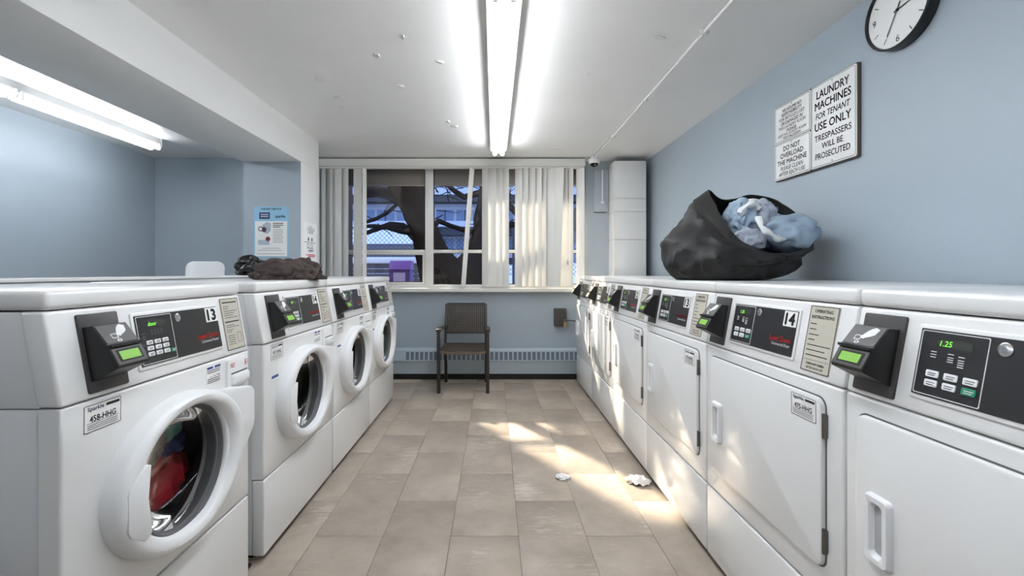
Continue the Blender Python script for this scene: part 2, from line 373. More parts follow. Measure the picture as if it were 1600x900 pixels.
# boxed pipe chase
pc = thing('pipe_chase', 'tall white boxed pipe chase standing in the back right corner', 'pipe chase', (1.329, 4.592, 0))
z = 0.0
for k, (z0, z1) in enumerate([(0, .95), (.95, 1.395), (1.395, 1.67), (1.67, 1.80), (1.80, 2.166)]):
    B().box(-.156, .156, -.107, .107, z0 + .0012, z1 - .0012).build('panel', WHITEP, pc, bevel=.003)
# conduit stub beside the chase
st = thing('wall_pipe', 'short thin pipe running down the wall beside the pipe chase', 'pipe', (1.105, YB - .02, 1.78))
B().tube([(0, 0, 0), (0, 0, .34)], .009).build('pipe', PIPEM, st); B().box(-.016, .016, -.014, .02, -.006, .022).build('clip', PIPEM, st, bevel=.003)

# ------------------------------------------------------------------ washers and dryers
CB, CT, SL = .81, 1.003, .035               # console bottom, top, lean
LEN = math.hypot(SL, CT - CB); CS, CC = SL / LEN, (CT - CB) / LEN
MC = frame((0, 0, CB), (1, 0, 0), (0, CS, CC), (0, -CC, CS))
MF = frame((0, 0, 0), (1, 0, 0), (0, 0, 1), (0, -1, 0))
TOP = 1.043
def facem(L, U, a0=0.0):                    # plane through two (v,n) points of the console frame
    bv = Vector((0, U[0] - L[0], U[1] - L[1])).normalized(); a = Vector((1, 0, 0)); nn = a.cross(bv)
    return MC @ frame((a0, L[0], L[1]), a, bv, nn)
def machine_shell(t, W, D, low, hollow):
    h = W / 2
    cab = B(); q = .002
    if hollow:
        cab.box(-h + q, -h + .02, .045, D, .03, CB - .002); cab.box(h - .02, h - q, .045, D, .03, CB - .002); cab.box(-h + .021, h - .021, D - .02, D, .03, CB - .002)
    else: cab.box(-h + q, h - q, .045, D, .03, CB - .002)
    cab.build('cabinet', ENAMEL2, t, bevel=.003)
    up = B(); P = [(.043, CB), (D, CB), (D, CT - .003), (.043 + SL, CT - .003)]; n_ = 4
    up.add([(-h + q, p[0], p[1]) for p in P] + [(h - q, p[0], p[1]) for p in P], [(0, 1, 2, 3), (7, 6, 5, 4)] + [(i, i + 4, (i + 1) % 4 + 4, (i + 1) % 4) for i in range(4)])
    up.build('upper_cabinet', ENAMEL2, t, bevel=.002)
    if hollow: # embossed rectangle on the side sheet
        s = B(frame((-h + q, 0, 0), (0, -1, 0), (0, 0, 1), (-1, 0, 0))); s.ring((-.56, -.13, .10, .775), (-.555, -.135, .105, .77), .02, .018, 0, .0012); s.build('side_emboss', ENAMEL2, t)
    cs = B(); P = [(0, CB + .0015), (.05, CB + .0015), (.05 + SL, CT - .0015), (SL, CT - .0015)]
    cs.add([(-h, p[0], p[1]) for p in P] + [(h, p[0], p[1]) for p in P], [(0, 1, 2, 3), (7, 6, 5, 4)] + [(i, i + 4, (i + 1) % 4 + 4, (i + 1) % 4) for i in range(4)])
    cs.build('console', ENAMEL, t, bevel=.007, bseg=3)
    B().box(-h, h, SL - .004, D, CT + .0005, TOP).build('top_cap', ENAMEL, t, bevel=.011, bseg=3)
    B().box(-h, h, 0, .045, .028, low - .0025).build('lower_panel', ENAMEL, t, bevel=.006, bseg=3)
    for sx in (-1, 1):
        for y in (.07, D - .07): B(frame((sx * (h - .06), y, 0), (1, 0, 0), (0, 1, 0), (0, 0, 1))).lathe([(.022, 0), (.022, .014), (.009, .016), (.009, .045)], 12).build('foot', DARK, t)
def card_reader(t, o):                      # o = left edge (machine x) of the mounting plate
    p = B(MC).rr(o, o + .104, .012, .182, .005, 0, .005, ch=.0015).build('card_reader', CHAR, t)
    prof = [(.036, .004), (.054, .064), (.060, .067), (.099, .054), (.101, .060), (.106, .060), (.107, .051), (.152, .028), (.154, .004)]
    a0, a1 = o + .008, o + .094; n_ = len(prof)
    b_ = B(MC); b_.add([(a0, q[0], q[1]) for q in prof] + [(a1, q[0], q[1]) for q in prof], [tuple(range(n_)), tuple(range(2 * n_ - 1, n_ - 1, -1))] + [(i, i + n_, (i + 1) % n_ + n_, (i + 1) % n_) for i in range(n_)])
    b_.build('reader_body', BLACKP, p, smooth=False)
    fm = facem((.108, .0505), (.152, .028)); L = math.hypot(.044, .0225)
    B(fm).rr(a0 + .002, a1 - .002, .001, L - .001, .003, 0, .0012).build('reader_hood', CHAR, p)
    ic = B(fm); cxx = (a0 + a1) / 2
    hand = [(-.006, .020), (-.002, .017), (.004, .016), (.010, .020), (.016, .022), (.026, .028), (.030, .042), (.018, .046), (.010, .042), (.004, .036), (.0, .030)]
    ic.add([(cxx + q[0], q[1], .0018) for q in hand], [tuple(range(len(hand)))])
    ic.ring((cxx - .020, cxx - .003, .012, .024), (cxx - .018, cxx - .005, .014, .022), .002, .001, .0012, .0018, 2)
    ic.lathe([(.0065, .0012), (.0065, .0018)], 14, (cxx - .006, .006), 1, .55)
    ic.build('hand_icon', WHINK, p)
    B(fm).lathe([(.003, .0015), (.003, .0021)], 10, (cxx - .006, .006), 1, .5).build('hand_icon_eye', CHAR, p)
    fm2 = facem((.060, .067), (.099, .054)); L2 = math.hypot(.039, .013)
    B(fm2).rr(a0 + .002, a1 - .002, .001, L2 - .001, .002, 0, .001).build('screen_bezel', CHAR, p)
    B(fm2).rr(a0 + .011, a1 - .011, .007, L2 - .006, .002, .001, .0016).build('screen_border', DARK, p)
    B(fm2).rr(a0 + .016, a1 - .017, .0105, L2 - .0105, .001, .0016, .0022).build('screen', LCD, p)
def control_panel(t, o, keys, disp, kind):   # o = left edge
    B(MC).rr(o - .008, o + .333, .030, .172, .006, 0, .004, ch=.002).build('panel_frame', ENAMEL, t)
    p = B(MC).rr(o, o + .325, .038, .164, .002, .004, .0055).build('control_panel', PANELB, t)
    B(MC).ring((o + .003, o + .124, .041, .161), (o + .0045, o + .1225, .0425, .1595), .003, .003, .0055, .0061).build('panel_outline', WHINK, p)
    B(MC).rr(o + .036, o + .098, .133, .148, .001, .0055, .006).build('display', LCDOFF, p)
    if disp: text(B(MC), disp, o + .038, .1352, .0145, .0064, align='LEFT', shear=.12).build('display_digits', DIGIT, p)
    fp = B(MC)
    if kind == 'washer':
        bars(fp, [(o + .045 + k * .011, o + .051 + k * .011, y) for k in range(4) for y in (.113, .118, .123)] + [(o + .014, o + .026, y) for y in (.104, .109, .117)] + [(o + .012, o + .020, y) for y in (.060, .075, .089)], .0061, .0014)
    else:
        bars(fp, [(o + x_, o + x_ + .011, y) for x_, ys in ((.026, (.112, .117, .122)), (.058, (.108, .112, .116, .122)), (.077, (.102, .106, .110, .114, .12))) for y in ys], .0061, .0016)
    fp.build('fine_print', GREYINK if kind == 'washer' else WHINK, p)
    for (kx, kv, kw, kh, m_) in keys:
        kk = B(MC).rr(o + kx, o + kx + kw, kv, kv + kh, .002, .0055, .0078, ch=.0008, seg=2).build('key', m_, p)
        bars(B(MC), [(o + kx + .005, o + kx + kw - .003, kv + kh * .55), (o + kx + .005, o + kx + kw - .005, kv + kh * .25)], .0081, .0013).build('key_print', INK if m_ is PLASTW else WHINK, kk)
    B(MC).lathe([(.0115, .0055), (.0115, .007), (.0095, .0078), (.003, .0078)], 20, (o + .148, .146)).build('emblem', CHROME, p)
    b_ = text(B(MC), 'Speed Queen', o + .265, .074, .020, .0062, bold=.02, width=.098); b_.build('brand_lettering', REDINK, p)
    text(B(MC), 'Commercial ' + ('Washer' if kind == 'washer' else 'Dryer'), o + .272, .061, .0115, .0062, width=.082).build('type_lettering', WHINK, p)
def instr_plate(t, o, kind):
    p = B(MC).rr(o, o + .101, .016, .186, .003, 0, .0022).build('instruction_plate', BEIGE, t)
    B(MC).ring((o + .0008, o + .1002, .0168, .1852), (o + .0026, o + .0984, .0186, .1834), .003, .003, .0022, .0026).build('plate_border', INK, p)
    f = B(MC)
    if kind == 'dryer':
        text(f, 'OPERATING', o + .05, .168, .0115, .0026, bold=.03, width=.062); text(f, 'INSTRUCTIONS', o + .05, .153, .0115, .0026, bold=.03, width=.078)
        rows = [(o + .010, o + .032, .138), (o + .010, o + .034, .124), (o + .010, o + .046, .110), (o + .010, o + .034, .097), (o + .010, o + .092, .083), (o + .010, o + .076, .070), (o + .010, o + .088, .057)]
        bars(f, rows, .0026, .0022); bars(f, [(o + .005, o + .096, .046)], .0026, .0008)
        text(f, 'CLEAN LINT SCREEN', o + .05, .034, .008, .0026, bold=.03, width=.062); text(f, 'AFTER EACH USE', o + .05, .024, .008, .0026, bold=.03, width=.06)
    else:
        bars(f, [(o + .010, o + .09, .170)], .0026, .004); bars(f, [(o + .010, o + .09, .106)], .0026, .004)
        bars(f, [(o + .012, o + x_, y) for x_, y in ((.045, .158), (.04, .151), (.085, .143), (.07, .136), (.06, .129), (.09, .121), (.06, .096), (.085, .090), (.05, .081), (.04, .074), (.055, .062), (.05, .055), (.055, .048), (.05, .041), (.055, .034))], .0026, .0017)
        f.ring((o + .066, o + .088, .036, .070), (o + .0672, o + .0868, .0372, .0688), .002, .002, .0022, .0026, 2)
    f.build('fine_print', INK, p)
def number_tag(t, o, s):
    p = B(MC).rr(o + .006, o + .062, .119, .162, .001, .0055, .0062).build('number_tag', STICK, t)
    text(B(MC), s, o + .034, .1245, .046, .0066, bold=.06, width=.038).build('numerals', INK, p)
def id_sticker(t, o, z0, code):
    p = B(MF).rr(o, o + .095, z0, z0 + .058, .003, 0, .001).build('id_sticker', STICK, t)
    B(MF).ring((o + .0006, o + .0944, z0 + .0006, z0 + .0574), (o + .0018, o + .0932, z0 + .0018, z0 + .0562), .003, .002, .001, .0014).build('sticker_border', INK, p)
    f = B(MF); text(f, code, o + .047, z0 + .021, .0185, .0015, bold=.02, width=.066); bars(f, [(o + .006, o + .088, z0 + .0185)], .0015, .0008)
    bars(f, [(o + .055, o + .09, z0 + .046)], .0015, .006); bars(f, [(o + .008, o + .085, z0 + y) for y in (.006, .010, .014)], .0015, .0012); f.build('code_lettering', INK, p)
    text(B(MF), 'Sparkle', o + .029, z0 + .045, .012, .0015, bold=.02, width=.04).build('logo_lettering', BLUEINK, p)

WW, WD = .685, .655
def make_washer():
    t = thing('washing_machine', 'x', 'washer', group='front-loading washers along the half wall')
    machine_shell(t, WW, WD, .31, True); h = WW / 2
    # front sheet with a round opening
    N = 64; cz = .557; rh = .174; pts_c = []; pts_r = []
    x0, x1, z0, z1 = -h + .006, h - .006, .3125 + .006, CB - .0015 - .006
    for i in range(N):
        a = 2 * math.pi * i / N; ca, sa = math.cos(a), math.sin(a)
        pts_c.append((rh * ca, cz + rh * sa))
        k = min((x1 / ca if ca > 1e-9 else (x0 / ca if ca < -1e-9 else 1e9)), ((z1 - cz) / sa if sa > 1e-9 else ((z0 - cz) / sa if sa < -1e-9 else 1e9)))
        pts_r.append((k * ca, cz + k * sa))
    for (cxn, czn) in ((x0, z0), (x1, z0), (x0, z1), (x1, z1)):
        j = min(range(N), key=lambda i: (pts_r[i][0] - cxn) ** 2 + (pts_r[i][1] - czn) ** 2); pts_r[j] = (cxn, czn)
    g = .006; ex = lambda p: (p[0] + (g if p[0] >= x1 - 1e-6 else -g if p[0] <= x0 + 1e-6 else 0), p[1] + (g if p[1] >= z1 - 1e-6 else -g if p[1] <= z0 + 1e-6 else 0))
    mid = lambda p, d: (p[0] + (ex(p)[0] - p[0]) * d, p[1] + (ex(p)[1] - p[1]) * d)
    f = B(MF); f.loops([[(p[0], p[1], -.05) for p in pts_c], [(p[0], p[1], 0) for p in pts_c], [(p[0], p[1], 0) for p in pts_r], [(*mid(p, .6), -.0015) for p in pts_r], [(*mid(p, .95), -.0045) for p in pts_r], [(*ex(p), -.009) for p in pts_r], [(*ex(p), -.045) for p in pts_r]])
    f.build('front_panel', ENAMEL, t)
    MD = MF @ Matrix.Translation((-.008, cz, 0))
    # drum
    B(MD).loops([[(r * math.cos(2 * math.pi * i / 40), r * math.sin(2 * math.pi * i / 40), n) for i in range(40)] for r, n in ((.172, -.045), (.176, -.06), (.215, -.09), (.225, -.10), (.225, -.46), (.20, -.48), (.02, -.48))], False, True).build('drum', DRUM, t)
    # door
    hg = [(.06, .178), (.21, .160), (.320, .138), (.336, .122), (.338, .02), (.330, -.004), (.21, -.125), (.06, -.178)]
    hg = [(.03, .19)] + hg[1:-1] + [(.03, -.19)] + [(.176 * math.cos(R(a_)), .170 * math.sin(R(a_))) for a_ in range(-80, 81, 10)]
    d = B(MD).prism(list(reversed(hg)), .001, .03).build('door', PLASTW, t, bevel=.008, bseg=3)
    K = 64; A = [2 * math.pi * i / K for i in range(K)]
    L = [[(ax * math.cos(a), ay * math.sin(a), n) for a in A] for ax, ay, n in ((.250, .197, .0), (.251, .198, .024), (.248, .196, .036), (.242, .191, .045), (.230, .184, .050), (.208, .171, .049), (.198, .165, .044), (.188, .162, .036), (.172, .160, .010), (.168, .158, -.01))]
    B(MD).loops(L).build('door_ring', PLASTW, d)
    B(MD).loops([[(r * math.cos(a), r * math.sin(a), n) for a in A] for r, n in ((.1690, .020), (.164, .023), (.160, .020), (.158, .010), (.154, .008), (.152, -.002), (.150, -.02))]).build('door_seal', SEAL, d)
    B(MD).loops([[(r * math.cos(a), r * math.sin(a), n) for a in A] for r, n in ((.1525, .006), (.142, -.004), (.132, -.022), (.122, -.05), (.10, -.066), (.07, -.075), (.03, -.079), (.004, -.08))], False, True).build('door_glass', GLASSD, d)
    hp = [(-.232, .030), (-.232, -.050), (-.224, -.066), (-.184, -.094), (-.168, -.090), (-.162, -.080), (-.174, -.002), (-.166, .074), (-.176, .076), (-.190, .072), (-.228, .044)]
    B(MD).prism(hp, .03, .0515).build('door_handle', PLASTW, d, bevel=.0015)
    # detergent drawer
    dr = B(MF).rr(.548 - h, .668 - h, .708, .800, .008, 0, .008, ch=.003).build('detergent_drawer', PLASTW, t)
    B(MF).rr(.565 - h, .660 - h, .716, .750, .010, .006, .020, ch=.008).build('drawer_pull', PLASTW, dr); B(MF).rr(.566 - h, .659 - h, .750, .755, .002, .007, .0088).build('pull_painted_shadow', SEAL, dr)  # solid grey bar painted as the shade line above the pull
    # notice sticker
    ps = B(MF).rr(.452 - h, .522 - h, .742, .798, .001, 0, .001).build('notice_sticker', STICK, t)
    bars(B(MF), [(.454 - h, .482 - h, .789), (.490 - h, .520 - h, .789)], .0014, .007).build('sticker_header', BLUEINK, ps)
    bars(B(MF), [(.455 - h, .518 - h, y) for y in (.783, .777, .758, .752, .747)] + [(.470 - h, .476 - h, .764), (.486 - h, .494 - h, .764), (.500 - h, .518 - h, .765)], .0014, .0022).build('fine_print', INK, ps)
    card_reader(t, .062 - h)
    keys = [(.024 + i * .027, .060 + j * .0145, .021, .0105, PLASTW) for i in range(3) for j in range(3)] + [(.102, .058, .018, .011, GREENKEY)]
    control_panel(t, .21 - h, keys, None, 'washer'); instr_plate(t, .565 - h, 'washer')
    return t
DW, DD = .678, .70
def make_dryer():
    t = thing('tumble_dryer', 'x', 'dryer', group='tumble dryers along the right wall')
    machine_shell(t, DW, DD, .283, False); h = DW / 2
    B().box(-h, h, 0, .045, .2855, CB - .0015).build('front_panel', ENAMEL, t, bevel=.007, bseg=3)
    x0, x1, z0, z1 = .040 - h, .622 - h, .360, .772
    B(MF).rr(x0 - .0035, x1 + .0035, z0 - .0035, z1 + .0035, .026, 0, .0015, seg=6).build('door_gasket', SEAL, t)
    d = B(MF).rr(x0, x1, z0, z1, .024, 0, .012, ch=.006, seg=6).build('door', ENAMEL, t)
    a0, a1, b0, b1 = .078 - h, .140 - h, .478, .620
    n = .012
    B(MF).loops([[(*p, nn) for p in rrect_pts(a0 + i, a1 - i, b0 + i, b1 - i, .010, 4)] for i, nn in ((0, n), (.001, n + .008), (.004, n + .012), (.014, n + .012), (.017, n + .009), (.0185, n + .0006))], False, True).build('door_handle', PLASTW, d)
    B(MF).rr(a0 + .019, a1 - .019, b0 + .022, b1 - .020, .006, n, n + .001).build('handle_pocket', mat('handle_pocket_shade', (176, 178, 182), .5, var=.02), d)  # greyer tone puts recess shade into the shallow pocket
    for zc_ in (.708, .430):
        hn = B(frame((x1 + .004, -.008, zc_ - .03), (1, 0, 0), (0, 1, 0), (0, 0, 1))).lathe([(.004, 0), (.0045, .001), (.0045, .059), (.004, .06)], 12).build('hinge', STEEL, t)
        B(MF).rr(x1 + .0015, x1 + .0085, zc_ - .028, zc_ + .028, .001, .001, .0115).build('hinge_leaf', STEEL, hn)
    card_reader(t, .022 - h)
    keys = [(.024 + i * .034, .058 + j * .0175, .024, .0125, GREENKEY if (i == 2 and j == 0) else PLASTW) for i in range(3) for j in range(2)]
    control_panel(t, .163 - h, keys, None, 'dryer'); instr_plate(t, .527 - h, 'dryer')
    return t
XWF, XDF = -.85, .803
wproto = make_washer()
wlab = ['nearest white front-load washer, numbered 13, with coloured laundry behind its door', 'white front-load washer numbered 14 under the crumpled brown garment', 'third white front-load washer from the front, between washer 14 and the last one', 'farthest white front-load washer at the window end of its row']
wspan = [(.902, 1.592), (1.697, 2.415), (2.435, 3.143), (3.147, 3.883)]
washers = []
for i in range(1, 4): washers.append(copy_tree(wproto))
washers = [wproto] + washers
codes = ['458-HHG', '457-HHG', '456-HHG', '455-HHG']
for i, t in enumerate(washers):
    y0, y1 = wspan[i]; t.location = (XWF, (y0 + y1) / 2, 0); t.rotation_euler = (0, 0, R(90)); t.scale = ((y1 - y0) / WW, 1, 1); t['label'] = wlab[i]
    h = WW / 2; number_tag(t, .21 + .262 - h, ['13', '14', '15', '16'][i]); id_sticker(t, .048 - h, .742, codes[i])
    cp = [c for c in t.children if c.name.startswith('control_panel')][0]
    text(B(MC), ['door', '  00', '', ''][i] or '00', .21 - h + .038, .1352, .0145, .0064, align='LEFT', shear=.12).build('display_digits', DIGIT, cp)
    if i == 0:
        dr = [c for c in t.children if c.name.startswith('detergent_drawer')][0]
        b_ = text(B(MF), 'NO', .573 - h, .772, .022, .0088, shear=.2, width=.024); text(b_, '$1', .652 - h, .771, .024, .0088, width=.02); b_.build('red_handwriting', REDINK, dr)
    else:
        bs = B(MF).rr(.052 - h, .108 - h, .664, .682, .001, 0, .001).build('small_sticker', STICK, t)
        bars(B(MF), [(.054 - h, .106 - h, .670)], .0014, .011).build('sticker_band', BLUEINK, bs)
dproto = make_dryer()
dryers = [dproto] + [copy_tree(dproto) for _ in range(5)]
dlab = ['nearest white dryer, partly out of frame, its display reading 1.25', 'white dryer numbered 14, second from the front', 'white dryer numbered 13, standing under the black laundry bag', 'fourth white dryer from the front, crossed by slanting sunlight', 'fifth white dryer from the front, sunlit door, between two dryers near the window', 'farthest white dryer, beside the window wall']
for i, t in enumerate(dryers):
    far = 1.053 + i * .684; t.location = (XDF, far - .342, 0); t.rotation_euler = (0, 0, R(-90)); t['label'] = dlab[i]
    h = DW / 2; number_tag(t, .163 + .262 - h, ['15', '14', '13', '12', '11', '10'][i])
    M0 = MF @ Matrix.Translation((0, 0, .012)); sv = MF.copy(); MF = M0; id_sticker(t, .512 - h, .706, ['476-HHG', '475-HHG', '474-HHG', '473-HHG', '472-HHG', '471-HHG'][i]); MF = sv
    cp = [c for c in t.children if c.name.startswith('control_panel')][0]
    text(B(MC), '1.25', .163 - h + .038, .1352, .0145, .0064, align='LEFT', shear=.12).build('display_digits', DIGIT, cp)

# ------------------------------------------------------------------ crumpled cloth
def crumple(name, m, c, s, seed, rot=0.0, amp=.28, fr=2.2, floor_z=None, parent=None, sub=5, power=1.0):
    bm = bmesh.new(); bmesh.ops.create_icosphere(bm, subdivisions=sub, radius=1.0); off = Vector((seed * 7.3, seed * 3.1, seed * 5.7))
    cr, sr = math.cos(rot), math.sin(rot); rg = random.Random(seed)
    DIRS = [(Vector((rg.gauss(0, 1), rg.gauss(0, 1), rg.gauss(0, 1))).normalized(), f_, a_) for f_, a_ in ((.8, .8), (1.2, .55), (1.8, .4), (2.6, .22))]
    for v in bm.verts:
        p = v.co.copy(); q = p * fr * .5 + off
        wv = noise.noise(q) * 1.6 + noise.noise(q * 2.1 + Vector((3, 8, 1))) * .8; k = 1.0
        for d_, f_, a_ in DIRS: k += amp * a_ * (abs(math.sin(p.dot(d_) * f_ * fr + wv * 1.7 + d_.x * 9)) ** .8 - .6)
        x_, y_, z_ = p.x * k * s[0], p.y * k * s[1], p.z * k * s[2]
        v.co = (c[0] + x_ * cr - y_ * sr, c[1] + x_ * sr + y_ * cr, c[2] + z_)
        if floor_z is not None and v.co.z < floor_z: v.co.z = floor_z
    me = bpy.data.meshes.new(name); bm.to_mesh(me); bm.free(); me.shade_smooth(); me.materials.append(m)
    return link(name, me, parent)
# laundry in the nearest washer (its door centre is at y ~1.247, z .557)
yc = (wspan[0][0] + wspan[0][1]) / 2
tag(crumple('red_garment', mat('red_cloth', (196, 30, 44), .7, var=.15, vscale=20), (-.985, yc + .05, .475), (.06, .13, .085), 3, fr=3), 'red garment pressed against the glass in the nearest washer', 'clothing', 'laundry in the nearest washer')
tag(crumple('blue_garment', mat('blue_cloth', (52, 66, 130), .8, var=.15, vscale=20), (-.99, yc + .12, .565), (.045, .075, .045), 4, fr=3), 'dark blue garment between the red and teal ones in the washer', 'clothing', 'laundry in the nearest washer')
tag(crumple('teal_garment', mat('teal_cloth', (110, 172, 160), .8, var=.2, vscale=20), (-.99, yc + .11, .625), (.045, .06, .055), 5, fr=3), 'pale teal garment on top of the laundry in the nearest washer', 'clothing', 'laundry in the nearest washer')
tag(crumple('grey_garment', mat('grey_cloth', (120, 114, 108), .85, var=.35, vscale=60), (-.985, yc + .02, .60), (.05, .075, .085), 6, fr=3), 'grey patterned garment at the near side of the washer drum', 'clothing', 'laundry in the nearest washer')
# black liner bag on the half wall, brown garment on washer 14
tag(crumple('plastic_bag', BAGPL, (-1.635, 3.10, 1.112), (.075, .12, .066), 11, floor_z=1.058, amp=.45, fr=1.7), 'crumpled shiny black plastic bag on the half wall', 'bag')
br = thing('brown_garment', 'crumpled dark brown garment lying on top of washer 14', 'clothing', (-.985, 2.20, TOP))
crumple('body', BROWN, (-.03, -.012, .026), (.112, .075, .070), 21, rot=.42, floor_z=0.0005, amp=.4, fr=2.2, parent=br)
crumple('sleeve', BROWN, (.045, .035, .022), (.085, .065, .076), 22, rot=.6, floor_z=0.0005, amp=.42, fr=2.2, parent=br)
crumple('collar', mat('brown_lining', (52, 42, 40), .8, var=.2, vscale=20), (.105, .062, .008), (.055, .035, .018), 23, rot=.6, floor_z=0.0005, amp=.25, parent=br)
crumple('pocket_flap', mat('brown_flap', (88, 74, 70), .8, var=.15, vscale=20), (-.085, -.045, .028), (.045, .035, .052), 24, rot=.4, floor_z=0.0005, amp=.2, parent=br)

# big laundry bag on the dryers
def catmull(P, n):
    k = len(P); out = []
    for i in range(n):
        t = i * k / n; j = int(t); f = t - j; a, b_, c_, d = (Vector(P[(j - 1) % k]), Vector(P[j % k]), Vector(P[(j + 1) % k]), Vector(P[(j + 2) % k]))
        out.append(.5 * ((2 * b_) + (c_ - a) * f + (2 * a - 5 * b_ + 4 * c_ - d) * f * f + (3 * b_ - a - 3 * c_ + d) * f ** 3))
    return out
rim = [px(*p) for p in ((1111, 297, 2.25), (1121, 325, 2.15), (1136, 352, 2.06), (1155, 375, 2.0), (1182, 390, 1.97), (1212, 397, 1.97), (1245, 394, 2.0), (1267, 386, 2.05), (1272, 372, 2.10), (1262, 352, 2.17), (1240, 333, 2.24), (1225, 322, 2.28), (1205, 311, 2.32), (1172, 305, 2.36), (1150, 311, 2.36), (1128, 312, 2.33))]
bel = [px(*p) for p in ((1037, 403, 2.26), (1052, 410, 2.12), (1085, 414, 2.0), (1115, 416, 1.94), (1150, 417, 1.92), (1185, 417, 1.93), (1226, 413, 2.0), (1243, 405, 2.05), (1248, 398, 2.11), (1238, 394, 2.2), (1208, 396, 2.3), (1195, 392, 2.38), (1170, 390, 2.43), (1135, 390, 2.44), (1090, 392, 2.42), (1055, 398, 2.36))]
base = []
for i in range(16):
    a = math.pi + 2 * math.pi * i / 16; base.append((1.055 + .185 * math.cos(a), 2.16 + .20 * math.sin(a), TOP + .001))
NB = 96; RM, BE, BA = catmull(rim, NB), catmull(bel, NB), catmull(base, NB)
lb = thing('laundry_bag', 'large open black fabric laundry bag sagging on top of the dryers', 'bag', (1.07, 2.16, TOP))
org = Vector((1.07, 2.16, TOP)); L = []
cen = [sum((v for v in BA), Vector()) / NB, sum((v for v in BE), Vector()) / NB, sum((v for v in RM), Vector()) / NB]
NV = 30
def bagpt(i, t):
    a, b_, c_ = BA[i], BE[i], RM[i]
    if t < .3: f = t / .3; e = math.sin(f * math.pi / 2); p = Vector((a.x + (b_.x - a.x) * e, a.y + (b_.y - a.y) * e, a.z + (b_.z - a.z) * (1 - math.cos(f * math.pi / 2)) * .75 + (b_.z - a.z) * .25 * f))
    else: f = (t - .3) / .7; p = b_.lerp(c_, f); out = (b_ - cen[1]); out.z = 0; p += out * (.16 if out.x < .05 else .04) * math.sin(f * math.pi)
    q = Vector((p.x * 5, p.y * 5, p.z * 3)); nz = (1 - abs(noise.noise(q)) * 2.4) * .026 + (1 - abs(noise.noise(q * 2.7 + Vector((4, 1, 7)))) * 2.4) * .016 + (1 - abs(noise.noise(q * 6 + Vector((2, 1, 7)))) * 2.4) * .006
    o_ = (p - Vector((cen[1].x, cen[1].y, p.z))); 
    if o_.length > 1e-4: o_.normalize()
    p = p + o_ * (nz - .008) * min(1, t * 5) * (1 - .6 * max(0, t - .85) / .15)
    p.x = min(p.x, XR - .012); p.z = max(p.z, TOP + .001)
    return p - org
rows = [[tuple(bagpt(i, j / NV)) for i in range(NB)] for j in range(NV + 1)]
rows_in = [[tuple(Vector(q) + (cen[2] - org - Vector(q)).normalized() * .006) for q in rows[j]] for j in range(NV, 11, -1)]
B().loops(rows + rows_in, True, True).build('bag_body', BAGM, lb)
hem = B(); hl = [[Vector(q) for q in rows[j]] for j in range(NV - 3, NV + 1)]
hem.loops([[tuple(q + (q - (cen[2] - org)).normalized() * .004) for q in r_] for r_ in hl] + [[tuple(q + (q - (cen[2] - org)).normalized() * .0005 + Vector((0, 0, .004))) for q in hl[-1]]]); hem.build('hem', HEMM, lb)
def gar(name, m, x, y, Y, s, seed, label, rot=0.0, **k):
    o = crumple(name, m, px(x, y, Y), s, seed, rot=rot, **k); return tag(o, label, 'clothing', 'laundry in the black bag')
gar('blue_garment', CLOTHB, 1226, 364, 2.10, (.125, .10, .085), 31, 'large pale blue garment spilling over the right side of the black bag', -.2, fr=2.2, amp=.22)
gar('grey_blue_garment', CLOTHG, 1180, 343, 2.16, (.085, .09, .085), 32, 'grey-blue garment bundled in the middle of the black bag', .3, fr=2.6, amp=.34)
gar('slate_garment', CLOTHD, 1193, 327, 2.19, (.055, .05, .035), 34, 'small slate blue fold of cloth at the top of the bag', .2, fr=2.2, amp=.3)
gar('light_blue_garment', CLOTHB, 1155, 343, 2.14, (.060, .07, .085), 33, 'light blue garment at the left of the bag opening', .1, fr=2.6, amp=.36)
gar('striped_garment', CLOTHG, 1170, 375, 2.05, (.075, .05, .05), 36, 'blue-grey garment low at the front rim of the black bag', .2, fr=2.4, amp=.3)
gar('white_garment', CLOTHW, 1176, 322, 2.17, (.065, .045, .030), 35, 'white crumpled cloth on top of the laundry in the black bag', .5, fr=2.4, amp=.35)
b_ = B(); 
def strip(name, pts, Y0, wdt, label):
    P = [Vector(px(x_, y_, Y_)) for x_, y_, Y_ in pts]; P = [P[0]] + [P[i].lerp(P[i + 1], f) for i in range(len(P) - 1) for f in (.25, .5, .75, 1)]
    L = []
    for i, p in enumerate(P):
        t = (P[min(i + 1, len(P) - 1)] - P[max(i - 1, 0)]).normalized(); u = t.cross(Vector((0, 1, 0))).normalized(); wv = wdt * (.7 + .3 * math.sin(i * 1.1))
        L.append([tuple(p + u * wv * k_ + Vector((0, y_, 0))) for k_, y_ in ((1, .016), (.8, .004), (.3, -.003), (-.3, -.001), (-.8, .006), (-1, .018))])
    return tag(B().loops(L, True, True).build(name, CLOTHW), label, 'clothing', 'laundry in the black bag')
strip('white_ribbon', [(1188, 338, 2.02), (1191, 352, 1.99), (1203, 363, 1.975), (1217, 372, 1.97), (1228, 374, 1.98)], 2, .017, 'white band of trim across the pale blue garment in the bag')
strip('white_strap', [(1158, 334, 2.06), (1168, 322, 2.06), (1180, 317, 2.07), (1189, 325, 2.07)], 2, .020, 'white fold of cloth arching over the middle of the bag')

